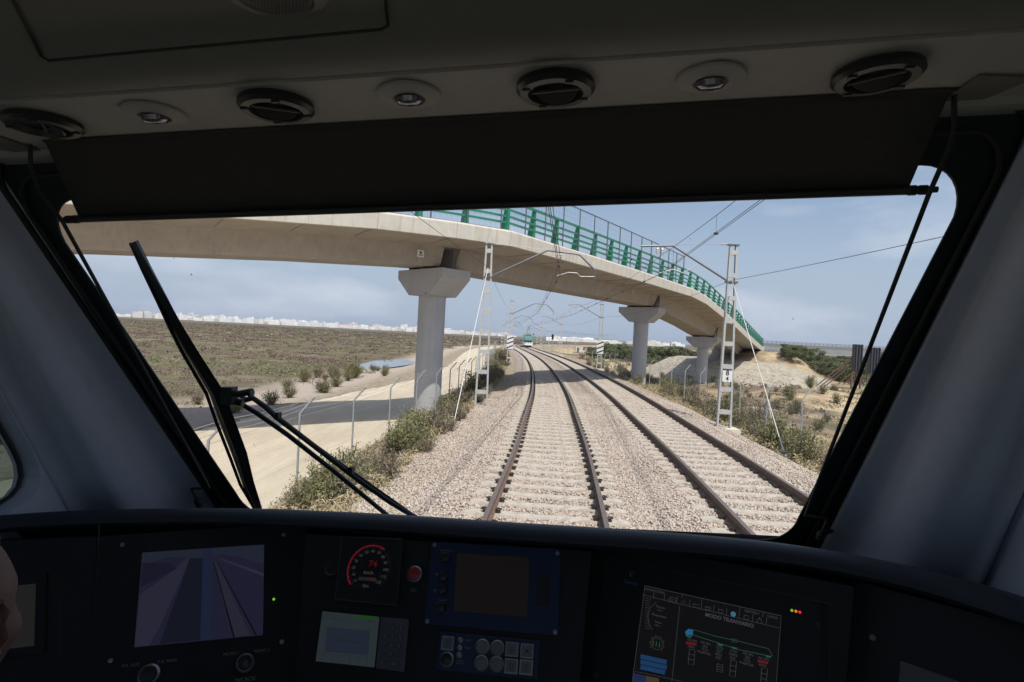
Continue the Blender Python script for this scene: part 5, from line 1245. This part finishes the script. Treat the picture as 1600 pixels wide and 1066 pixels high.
g = MB(); text_mb(g, '74', .021, cc+nn_*.0138+u_*.010+e_*.006, e_, u_, nn_); text_mb(g, '2823', .0085, cc+nn_*.014-u_*.022+e_*.012, e_, u_, nn_); g.build('red_digits', glow('digits_red', (.08, .004, .004)), spd, fix=False)
g = MB(); g.box(cc+nn_*.0136-u_*.022, (.042, .0075, .0003), (e_, u_, nn_)); g.build('counter_window', glow('counter_grey', (.012, .012, .012)), spd)
disc('C', *z4([(215, 320)])[0], .019, [(1, 0), (1, .004), (.9, .006), (.7, .003)], M['knob'], 'buzzer', con)
bt = disc('C', *z4([(686, 356)])[0], .0175, [(1, 0), (1, .008), (.85, .010), (.80, .006)], M['silver'], 'push_button', con); bt['label'] = 'red round push button in a silver ring'
disc('C', *z4([(686, 354)])[0], .0175, [(.78, .003), (.76, .010), (.6, .012)], M['red_btn'], 'button_cap', bt)
g = MB(); ftext(g, 'C', 'SDI', *z4([(677, 445)])[0], .0095); g.build('lettering', M['print'], bt, fix=False)
joints_line('C', z4([(302, 112), (750, 152)]), 'seam'); joints_line('C', z4([(105, 528), (722, 570), (700, 945)]))
# blue radio panel
bp_ = plate('C', z4([(785, 172), (1515, 214), (1500, 706), (743, 636)]), .004, M['blue'], 'radio_panel', con); bp_['label'] = 'blue radio panel with a dark square display'
plate('C', z4([(928, 238), (1336, 264), (1325, 600), (908, 566)]), .001, glow('display_dim_glow', (.0055, .0045, .0040)), 'display', bp_, .0052)  # dark display surface given a faint even glow
plate('C', z4([(1380, 348), (1457, 352), (1447, 536), (1370, 530)]), .001, M['knob'], 'speaker_slot', bp_, .0052)
for (a, c) in ((862, 262), (850, 372), (845, 442), (838, 548)): disc('C', *z4([(a, c)])[0], .0115, [(1, .004), (.95, .015), (.7, .017)], M['knob'], 'knob', bp_, 18)
for (a, c) in ((799, 190), (1495, 238), (1482, 684), (758, 622)): disc('C', *z4([(a, c)])[0], .0045, [(1, .004), (1, .0062), (.6, .0066)], M['silver'], 'screw', bp_, 12)
g = MB(); ftext(g, 'C', 'LUMINOSIDAD', *z4([(868, 222)])[0], .0045, lift=.0056); ftext(g, 'C', 'VOLUMEN', *z4([(842, 503)])[0], .0045, lift=.0056)
for s, (a, c) in ((1, (811, 355)), (-1, (803, 450))):
    q = fp_('C', *z4([(a, c)])[0])+nn_*.0056; g.add([q-e_*.0026-u_*.0026*s, q+e_*.0026-u_*.0026*s, q+u_*.003*s], [(0, 1, 2)])
q = fp_('C', *z4([(838, 548)])[0])
for k_ in range(14): a = radians(220-260*k_/13); g.box(q+(e_*cos(a)+u_*sin(a))*.0145+nn_*.0057, (.0011, .0011, .0003), (e_, u_, nn_))
g.build('lettering', M['print'], bp_, fix=False)
# blue button panel
b2 = plate('C', z4([(832, 680), (1394, 730), (1384, 952), (808, 898)]), .004, M['blue'], 'button_panel', con); b2['label'] = 'lower blue panel with round and square grey buttons'
plate('C', z4([(925, 692), (1030, 700), (1018, 914), (905, 903)]), .0006, M['blue2'], 'light_strip', b2, .0052)
for (a, c) in ((1072, 768), (1156, 775), (1066, 860), (1152, 867)):
    r_ = disc('C', *z4([(a, c)])[0], .0148, [(1, .004), (1, .009), (.86, .0105), (.84, .0085)], M['silver'], 'round_button', b2, 24)
for (a, c) in ((1072, 768), (1156, 775), (1066, 860), (1152, 867)): disc('C', *z4([(a, c)])[0], .0148, [(.82, .005), (.82, .0098), (.6, .0104)], M['btn'], 'button_cap', b2, 24)
def sqb(a, c, w, sym):
    q = fp_('C', *z4([(a, c)])[0]); g = MB(); g.box(q+nn_*.0075, (w, w, .007), (e_, u_, nn_)); g.build('square_button', M['silver'], b2); g = MB(); g.box(q+nn_*.0096, (w*.8, w*.8, .004), (e_, u_, nn_)); g.build('button_cap', M['btn'], b2)
    g = MB(); L = q+nn_*.0118
    if sym == 'dia':
        t4 = [L+u_*w*.3, L+e_*w*.3, L-u_*w*.3, L-e_*w*.3]; g.tube(t4+[t4[0]], .0005, 4); g.tube([L+u_*w*.12, L-u_*w*.12], .0005, 4)
    if sym == 'up': g.add([L-e_*w*.2-u_*w*.08, L+e_*w*.2-u_*w*.08, L+u_*w*.14], [(0, 1, 2)])
    if sym == 'tree': g.tube([L-u_*w*.25, L+u_*w*.22], .0005, 4); g.tube([L-e_*w*.22+u_*w*.02, L+u_*w*.16, L+e_*w*.22+u_*w*.02], .0005, 4)
    if sym == 'lamp': t4 = [L+(e_*cos(a_)+u_*sin(a_))*w*.16 for a_ in np.linspace(0, 2*pi, 9)]; g.tube(t4, .0005, 4); g.tube([L-u_*w*.16, L-u_*w*.28], .0007, 4)
    g.build('button_symbol', M['knob'], b2)
sqb(878, 748, .0265, 'dia'); sqb(1240, 783, .0265, 'lamp'); sqb(1325, 793, .0265, 'up'); sqb(1236, 878, .0265, 'lamp'); sqb(1320, 885, .0265, 'tree')
for (a, c) in ((946, 730), (943, 772), (940, 814)): disc('C', *z4([(a, c)])[0], .0058, [(1, .004), (1, .007), (.7, .008), (.65, .006)], M['silver'], 'small_lamp', b2, 16)
kn = disc('C', *z4([(871, 840)])[0], .0148, [(1, .004), (1, .010), (.86, .012)], M['silver'], 'rotary_switch', b2); disc('C', *z4([(871, 840)])[0], .0148, [(.8, .004), (.78, .016), (.6, .018)], M['knob'], 'knob', b2)
g = MB(); ftext(g, 'C', 'DIESEL', *z4([(990, 732)])[0], .0042, lift=.0062); ftext(g, 'C', 'TALLER', *z4([(985, 775)])[0], .0042, lift=.0062); ftext(g, 'C', 'MODO', *z4([(945, 848)])[0], .0042, lift=.0062); ftext(g, 'C', 'TRANVIA', *z4([(945, 862)])[0], .0042, lift=.0062); g.build('lettering', M['print'], b2, fix=False)
# ticket terminal
te = plate('C', z4([(160, 562), (660, 608), (634, 914), (118, 852)]), .003, M['cons'], 'terminal', con); te['label'] = 'driver terminal with pale display and grey keypad'
dsp = plate('C', z4([(165, 566), (487, 598), (458, 884), (126, 849)]), .001, glow('terminal_screen', (.020, .027, .031)), 'terminal_display', te, .0042)
plate('C', z4([(190, 655), (437, 678), (425, 816), (176, 796)]), .0004, glow('terminal_box', (.013, .018, .030)), 'display_box', dsp, .0054)
plate('C', z4([(350, 588), (465, 597), (464, 614), (352, 606)]), .0004, glow('terminal_green', (.010, .045, .008)), 'display_banner', dsp, .0054)
g = MB(); ftext(g, 'C', 'Mensaje conductor', *z4([(262, 612)])[0], .0055, lift=.0058); ftext(g, 'C', 'BIENVENIDO A LA LINEA', *z4([(306, 738)])[0], .0055, lift=.0062); ftext(g, 'C', '12:05:22', *z4([(430, 624)])[0], .005, lift=.0058)
for k_ in range(6): x = 170+50*k_; cn = [fp_('C', *q)+nn_*.0056 for q in z4([(x, 808+k_*4.5), (x-4, 850+k_*4.5)])]; g.tube(cn, .0003, 4)
cn = [fp_('C', *q)+nn_*.0056 for q in z4([(132, 803), (466, 832)])]; g.tube(cn, .0003, 4)
q = fp_('C', *z4([(182, 591)])[0])+nn_*.0056; g.tube([q+(e_*cos(a_)+u_*sin(a_))*.0052 for a_ in np.linspace(0, 2*pi, 17)], .0005, 4)
g.build('display_text', glow('text_dark', (.009, .010, .012)), dsp, fix=False)
kp_ = plate('C', z4([(497, 598), (655, 612), (628, 910), (468, 888)]), .001, mat('keypad_grey', (.10, .10, .115), .6), 'keypad', te, .0042)
g = MB(); gt = MB()
for r_ in range(4):
    for c_ in range(3):
        x, y = 524+44*c_-5*r_, 656+50*r_+4*c_; q = fp_('C', *z4([(x, y)])[0]); g.lathe(q+nn_*.0052, nn_, [(.0055, 0), (.0053, .0016), (.0046, .002)], 14); text_mb(gt, [['1', '2', '3'], ['4', '5', '6'], ['7', '8', '9'], ['•', '0', '•']][r_][c_], .0085, q+nn_*.0074, e_, u_, nn_)
for x, y, s_, w in ((505, 860, 'C', .0055), (572, 866, 'OK', .0105)):
    q = fp_('C', *z4([(x, y)])[0]); g.box(q+nn_*.0062, (w*2, .011, .002), (e_, u_, nn_)); text_mb(gt, s_, .008, q+nn_*.0076, e_, u_, nn_)
g.build('keys', mat('key_grey', (.075, .075, .085), .5), kp_, smooth=True); gt.build('key_numbers', M['print'], kp_, fix=False)
# right-hand train management display
nR, eR, uR = FA['R'][3], FA['R'][1], FA['R'][2]
dm = plate('R', z5([(250, 185), (1470, 440), (1430, 1250), (120, 1250)]), .002, M['cons'], 'display_unit', con); dm['label'] = 'large tilted display unit showing the train diagram'
g = MB(); cn = [fp_('R', *q)+nR*.0032 for q in z5([(150, 1200), (250, 185), (1520, 452), (1500, 1250)])]; g.tube(cn, .0012, 5); g.build('unit_edge', M['bar'], dm)
scr = plate('R', z5([(468, 348), (1240, 520), (1190, 1200), (365, 1200)]), .0008, glow('screen_black', (.0042, .0042, .0048)), 'screen', dm, .0035)
Lw = MB(); 
def ln(*pts, r=.0005, m_=None): (m_ or Lw).tube([fp_('R', *q)+nR*.0048 for q in z5(list(pts))], r, 4)
ln((385, 980), (468, 350), (1240, 520), (1190, 1200), r=.0007); ln((450, 400), (1230, 590)); ln((665, 462), (620, 895), (610, 1100)); ln((412, 835), (590, 872), (800, 925), (1200, 1010))
for x0, y0 in ((519, 395), (580, 404), (652, 420), (723, 440), (790, 458), (860, 473), (932, 490), (1003, 506), (1080, 525), (1158, 545)): ln((x0, y0-12 if x0 > 520 else y0-16), (x0-4, y0+30))
ln((680, 400), (676, 418)); ln((790, 425), (788, 445)); ln((1008, 470), (1003, 500)); ln((1138, 500), (1134, 528))
Lw.build('frame_lines', glow('line_grey', (.033, .035, .041)), scr)
T = MB()
ftext(T, 'R', 'CONDUCCION', *z5([(518, 378)])[0], .0052, lift=.005); ftext(T, 'R', '18/07/2014', *z5([(1072, 500)])[0], .0052, lift=.005); ftext(T, 'R', '12:05:22', *z5([(1188, 527)])[0], .0050, lift=.005)
ftext(T, 'R', 'MODO TRANVIARIO', *z5([(945, 546)])[0], .0085, lift=.005, bold=.0002)
ftext(T, 'R', 'Traccion', *z5([(556, 472)])[0], .005, lift=.005); ftext(T, 'R', '( kN )', *z5([(552, 490)])[0], .004, lift=.005); ftext(T, 'R', 'Manipulador', *z5([(548, 520)])[0], .0055, lift=.005); ftext(T, 'R', 'Freno', *z5([(543, 557)])[0], .005, lift=.005); ftext(T, 'R', '( kN )', *z5([(538, 575)])[0], .004, lift=.005)
for (x, y, l_) in ((735, 660, ['AA SIN', '', 'ASFA']), (812, 675, ['AA SIN', 'SDI', 'TCO', 'PUERTAS']), (892, 703, ['CVS2', 'SD1', 'BCU', 'RES']), (970, 722, ['CVS1', 'CARG', 'SAE']), (1052, 738, ['AA SIN', 'SDI', 'TCO', 'PUERTAS']), (1140, 764, ['AA SIN', '', 'ASFA'])):
    for k_, s_ in enumerate(l_):
        if s_: ftext(T, 'R', s_, *z5([(x-3*k_, y+18.5*k_)])[0], .0052, lift=.005)
for (x, y) in ((745, 460),): pass
def boxl(m_, x, y, w, h, r=.0004): m_.tube([fp_('R', *q)+nR*.0049 for q in z5([(x, y), (x+w, y+w*.22), (x+w-h*.09, y+h+w*.22), (x-h*.09, y+h), (x, y)])], r, 4)
for (x, y, hh) in ((720, 708, 85), (1130, 815, 90), (955, 770, 90), (878, 792, 42)):
    boxl(T, x, y, 32, hh)
    for q in (1, 2): ln((x-2*q, y+hh*q/3), (x+30-2*q, y+7+hh*q/3), m_=T, r=.0004)
boxl(T, 744, 452, 30, 18); boxl(T, 812, 468, 30, 16); boxl(T, 612, 414, 34, 26); boxl(T, 885, 482, 26, 18); boxl(T, 1030, 516, 24, 22)
q = [fp_('R', *p_)+nR*.005 for p_ in z5([(1118, 530), (1134, 566), (1098, 558), (1118, 530)])]; T.tube(q, .0006, 4)
T.build('screen_text', glow('text_grey', (.048, .050, .058)), scr, fix=False)
g = MB()
for x, y in ((606, 432), (632, 438), (686, 446), (820, 478)): cp_ = fp_('R', *z5([(x, y)])[0])+nR*.005; g.tube([cp_+(eR*cos(a_)+uR*sin(a_))*.0035 for a_ in np.linspace(0, 2*pi, 13)], .0004, 4)
cp_ = fp_('R', *z5([(536, 680)])[0])+nR*.005
for rr_, a0, a1 in ((.0135, -40, 220), (.0105, -180, 180)): g.tube([cp_+(eR*cos(radians(a_))+uR*sin(radians(a_)))*rr_ for a_ in np.linspace(a0, a1, 30)], .0004, 4)
for a_ in range(-40, 221, 37): ca, sa = cos(radians(a_)), sin(radians(a_)); g.tube([cp_+(eR*ca+uR*sa)*.0135, cp_+(eR*ca+uR*sa)*.0165], .0005, 4)
for k_ in range(14): ln((468, 420+k_*13), (500-8*sin(k_*.24), 425+k_*13), m_=g, r=.0004)
ln((535, 440), (500, 470), (483, 520), (492, 570), (512, 600), m_=g)
g.build('gauge_outline', glow('gauge_line', (.045, .035, .032)), scr)
g = MB(); ftext(g, 'R', '111', *z5([(532, 682)])[0], .011, lift=.005, bold=.0002); ln((740, 598), (870, 636), (998, 664), (1140, 700), (1165, 705), (1190, 745), (1180, 750), (1000, 712), (740, 628), m_=g)
for (x, y) in ((878, 676), (958, 694), (1150, 742), (700, 628)):
    q = [fp_('R', *p_)+nR*.005 for p_ in z5([(x, y), (x+34, y+8), (x+28, y+18), (x+4, y+12)])]; g.add(q, [(0, 1, 2, 3)])
boxl(g, 960, 650, 30, 14); g.build('tram_diagram', glow('diagram_green', (.018, .07, .042)), scr, fix=False)
plate('R', z5([(695, 610), (715, 594), (742, 600), (738, 632), (700, 628)]), .0003, glow('diagram_cyan', (.014, .10, .20)), 'diagram_cab', scr, .005)
disc('R', *z5([(968, 511)])[0], .0042, [(1, .0045), (1, .005)], glow('icon_blue', (.04, .13, .20)), 'info_icon', scr, 14)
for y0, w_ in ((738, 148), (768, 148), (798, 138)):
    plate('R', z5([(445, y0), (445+w_, y0+w_*.22), (441+w_, y0+25+w_*.22), (441, y0+25)]), .0003, glow('box_blue', (.010, .038, .10)), 'value_box', scr, .0048)
for x, y in ((702, 664), (1108, 768)): plate('R', z5([(x, y), (x+58, y+12), (x+56, y+28), (x-2, y+15)]), .0003, glow('box_red', (.09, .008, .012)), 'alarm_box', scr, .0048)
plate('R', z5([(405, 845), (475, 860), (468, 1100), (372, 1100)]), .0003, glow('box_navy', (.012, .02, .06)), 'soft_key', scr, .0045)
plate('R', z5([(475, 860), (548, 875), (540, 1100), (470, 1100)]), .0003, glow('box_tan', (.05, .035, .022)), 'soft_key', scr, .0045)
for (x, y, c_) in ((1300, 489, (.30, .45, .02)), (1323, 494, (.65, .26, .02)), (1345, 499, (.95, .02, .06))): disc('R', *z5([(x, y)])[0], .0021, [(1, .003), (1, .0045)], glow('led', c_, 1), 'indicator_led', dm, 10)
g = MB(); cp_ = fp_('R', *z5([(392, 284)])[0])+nR*.0034; g.tube([cp_+(eR*cos(a_)+uR*sin(a_))*.0042 for a_ in np.linspace(.6, 5.4, 12)], .0011, 4); ftext(g, 'R', 'Teamtic', *z5([(386, 332)])[0], .0085, lift=.0036); g.build('maker_mark', mat('mark_blue', (.05, .20, .36), .5), dm, fix=False)
disc('R', *z5([(1448, 570)])[0], .0042, [(1, .002), (1, .004)], M['bar'], 'screw', dm, 12); disc('R', *z5([(190, 855)])[0], .0052, [(1, 0), (1, .004)], M['bar'], 'screw', con, 12)
disc('RR', 1364, 997, .0048, [(1, 0), (1, .003), (.5, .003), (.45, .001)], M['silver'], 'screw', con, 14)
plate('RR', [(1408, 1033), (1500, 1066), (1560, 1160), (1400, 1160)], .003, mat('label_grey', (.09, .09, .095), .6), 'grey_panel', con)
joints_line('RR', [(1330, 915), (1318, 1100)])
# grab points: desk shelf below the face
mb = MB()
for (a, a2), (c, c2) in zip(edges[:-1], edges[1:]):
    e2 = Vector((c2.x-a2.x, c2.y-a2.y, 0)).normalized(); bk2 = Vector((e2.y, -e2.x, 0)); mb.hexa([a2+Vector((0, 0, -.03)), c2+Vector((0, 0, -.03)), c2+bk2*.30+Vector((0, 0, -.05)), a2+bk2*.30+Vector((0, 0, -.05)), a2, c2, c2+bk2*.30+Vector((0, 0, -.02)), a2+bk2*.30+Vector((0, 0, -.02))])
mb.build('desk_shelf', M['cons'], con)

# ------------------------------------------------------------------ driver's seat and driver (mostly outside the frame at left)
HC = Vector((-.775, .56, -.345))     # head centre, cab frame
st = thing('driver_seat', 'dark driver seat at the left edge, behind the person', 'seat', (HC.x, HC.y, -1.75), frame=CAB)
mb = MB(); mb.box((HC.x, HC.y+.02, -1.18), (.48, .46, .12)); mb.build('seat_cushion', M['seatm'], st); mb = MB(); mb.box((HC.x, HC.y-.26, -.85), (.46, .10, .62)); mb.build('backrest', M['seatm'], st); mb = MB(); mb.lathe((HC.x, HC.y, -1.75), (0, 0, 1), [(.2, 0), (.2, .04), (.05, .06), (.05, .52)], 20); mb.build('pedestal', M['bar'], st)
pn = thing('person', 'person in a dark shirt seated at far left, only the side of the face visible', 'person', (HC.x, HC.y, -1.75), frame=CAB)
def skin_fig(name, V_, E_, Rd, material, parent, sub=2):
    o = origin_of(parent); me = bpy.data.meshes.new(name); me.from_pydata([tuple(Vector(v)-o) for v in V_], E_, []); ob = bpy.data.objects.new(name, me); COL.objects.link(ob); ob.parent = parent
    sk = ob.modifiers.new('skin', 'SKIN'); sk.use_smooth_shade = True
    for v, r in zip(me.skin_vertices[0].data, Rd): v.radius = (r, r) if not isinstance(r, tuple) else r
    me.skin_vertices[0].data[0].use_root = True; sb = ob.modifiers.new('sub', 'SUBSURF'); sb.levels = sub; sb.render_levels = sub; me.materials.append(material); return ob
H = HC
pel = H+Vector((0, -.02, -.78)); V_ = [pel, H+Vector((0, -.05, -.52)), H+Vector((0, -.07, -.32)), H+Vector((0, -.05, -.20)), H+Vector((0, -.03, -.12))]
E_ = [(0, 1), (1, 2), (2, 3), (3, 4)]; Rd = [(.16, .12), (.15, .11), (.17, .11), (.065, .065), (.055, .058)]
for s in (-1, 1):
    b_ = len(V_); V_ += [H+Vector((s*.17, -.06, -.27)), H+Vector((s*.24, .0, -.52)), H+Vector((s*.20, .22, -.58)), H+Vector((s*.19, .30, -.585))]
    E_ += [(2, b_), (b_, b_+1), (b_+1, b_+2), (b_+2, b_+3)]; Rd += [.058, .048, .033, .027]
    b_ = len(V_); V_ += [H+Vector((s*.10, .06, -.80)), H+Vector((s*.14, .44, -.80)), H+Vector((s*.14, .50, -1.25)), H+Vector((s*.14, .62, -1.33))]
    E_ += [(0, b_), (b_, b_+1), (b_+1, b_+2), (b_+2, b_+3)]; Rd += [.088, .062, .045, .035]
skin_fig('body', V_, E_, Rd, M['cloth'], pn)
for s in (-1, 1):                                   # hands with fingers and thumb
    w = H+Vector((s*.19, .31, -.585)); V_ = [w, w+Vector((0, .05, -.003)), w+Vector((0, .085, -.006))]; E_ = [(0, 1), (1, 2)]; Rd = [.022, (.034, .014), (.036, .013)]
    for k_, (dx_, L) in enumerate(((-.027, .062), (-.009, .072), (.009, .068), (.026, .052))):
        b_ = len(V_); V_ += [w+Vector((dx_, .10, -.004)), w+Vector((dx_*1.1, .10+L*.5, -.008)), w+Vector((dx_*1.1, .10+L*.8, -.030))]; E_ += [(2, b_), (b_, b_+1), (b_+1, b_+2)]; Rd += [.0095, .0085, .0075]
    b_ = len(V_); V_ += [w+Vector((-s*.035, .055, -.008)), w+Vector((-s*.052, .085, -.02))]; E_ += [(1, b_), (b_, b_+1)]; Rd += [.011, .009]
    skin_fig('hand', V_, E_, Rd, M['skin'], pn, 1)
# head: deformed ellipsoid with brow, eye socket, cheek, nose, jaw; faces ahead and slightly right
yaw = radians(14)
def headmesh():
    g = MB(); rows = []; NU, NV = 48, 40
    for j in range(NV+1):
        ph = pi*j/NV; row = []
        for i_ in range(NU):
            th = 2*pi*i_/NU; dx_, dy_, dz_ = sin(ph)*sin(th), sin(ph)*cos(th), cos(ph)   # th=0 faces ahead
            rx, ry, rz = .078, .098, .122; x, y, z = dx_*rx, dy_*ry, dz_*rz
            front = max(0, dy_)
            def bump_(cx_, cz_, sx_, sz_): return exp(-((x-cx_)/sx_)**2-((z-cz_)/sz_)**2)*front
            y += .010*bump_(0, .030, .06, .014)                      # brow
            for s in (-1, 1): y -= .016*bump_(s*.033, .006, .018, .013); y += .010*bump_(s*.043, -.028, .02, .018)
            y += .030*bump_(0, -.018, .011, .020)+.012*bump_(0, .0, .009, .022)   # nose
            y += .010*bump_(0, -.056, .024, .007)+.007*bump_(0, -.070, .022, .006)+.014*bump_(0, -.098, .024, .016)
            if z < -.02: k_ = 1-.26*((-.02-z)/.10)**1.4; x *= k_; y = y*(1 if dy_ > 0 else 1-.15*((-.02-z)/.1))
            x += .006*np.sign(x)*exp(-((z+.022)/.018)**2)*exp(-((y-.055)/.03)**2)    # cheekbone
            x -= .006*np.sign(x)*exp(-((z-.012)/.016)**2)*exp(-((y-.070)/.03)**2)
            row.append((x, y, z))
        rows.append(row)
    g.grid(rows, close=True); return g
Rz = Matrix.Rotation(yaw, 3, 'Z') @ Matrix.Rotation(radians(-6), 3, 'X')
def place_head(g): g.v = [tuple(HC+Rz @ Vector(v)) for v in g.v]; return g
hd = place_head(headmesh()).build('head', M['skin'], pn, smooth=True)
for s in (-1, 1):
    g = MB(); rows = [[(s*(.080+.010*sin(pi*k_/6)*(.4+.6*(j % 2))), -.005-.012*cos(2*pi*j/12)*(1-.2*k_/6)+.0*k_, .005+.030*sin(2*pi*j/12)-.008*k_/6) for j in range(12)] for k_ in range(7)]
    g.grid(rows, close=True); place_head(g).build('ear', M['skin'], hd, smooth=True)
    g = MB(); g.lathe((s*.031, .062, .006), (0, 1, 0), [(.004, 0), (.011, .004), (.012, .01), (.008, .016), (.002, .018)], 14); place_head(g).build('eye', M['white'], hd, smooth=True)
g = MB(); g.lathe((0, .092, -.063), (1, 0, 0), [(.001, -.024), (.005, -.012), (.0055, 0), (.005, .012), (.001, .024)], 8); place_head(g).build('mouth', mat('lips', (.36, .13, .11), .5), hd, smooth=True)
g = headmesh(); nv = []
for (x, y, z) in g.v:
    k_ = 1.05; hairline = z > .082 or (y < -.02 and z > -.06) or (y < .01 and z > .045)
    nv.append((x*k_, y*k_, z*k_+.002) if hairline else (x*.95, y*.95, z*.95))
g.v = nv; place_head(g).build('hair', M['hair'], pn, smooth=True)
print('objects', len(bpy.data.objects))

# ------------------------------------------------------------------ the thin summer haze over the plain
hm = bpy.data.materials.new('haze_air'); hm.use_nodes = True; hn = hm.node_tree.nodes; hn.remove(hn['Principled BSDF'])
pv = hn.new('ShaderNodeVolumePrincipled'); pv.inputs['Color'].default_value = (.80, .88, 1, 1); pv.inputs['Density'].default_value = .00011
pv.inputs['Anisotropy'].default_value = .2; hm.node_tree.links.new(pv.outputs[0], hn['Material Output'].inputs['Volume'])
mb = MB(); mb.box((0, 1500, 22), (9600, 9600, 56)); hz_o = mb.build('haze', hm); tag(hz_o, 'thin pale summer haze over the plain', 'haze', kind='stuff')
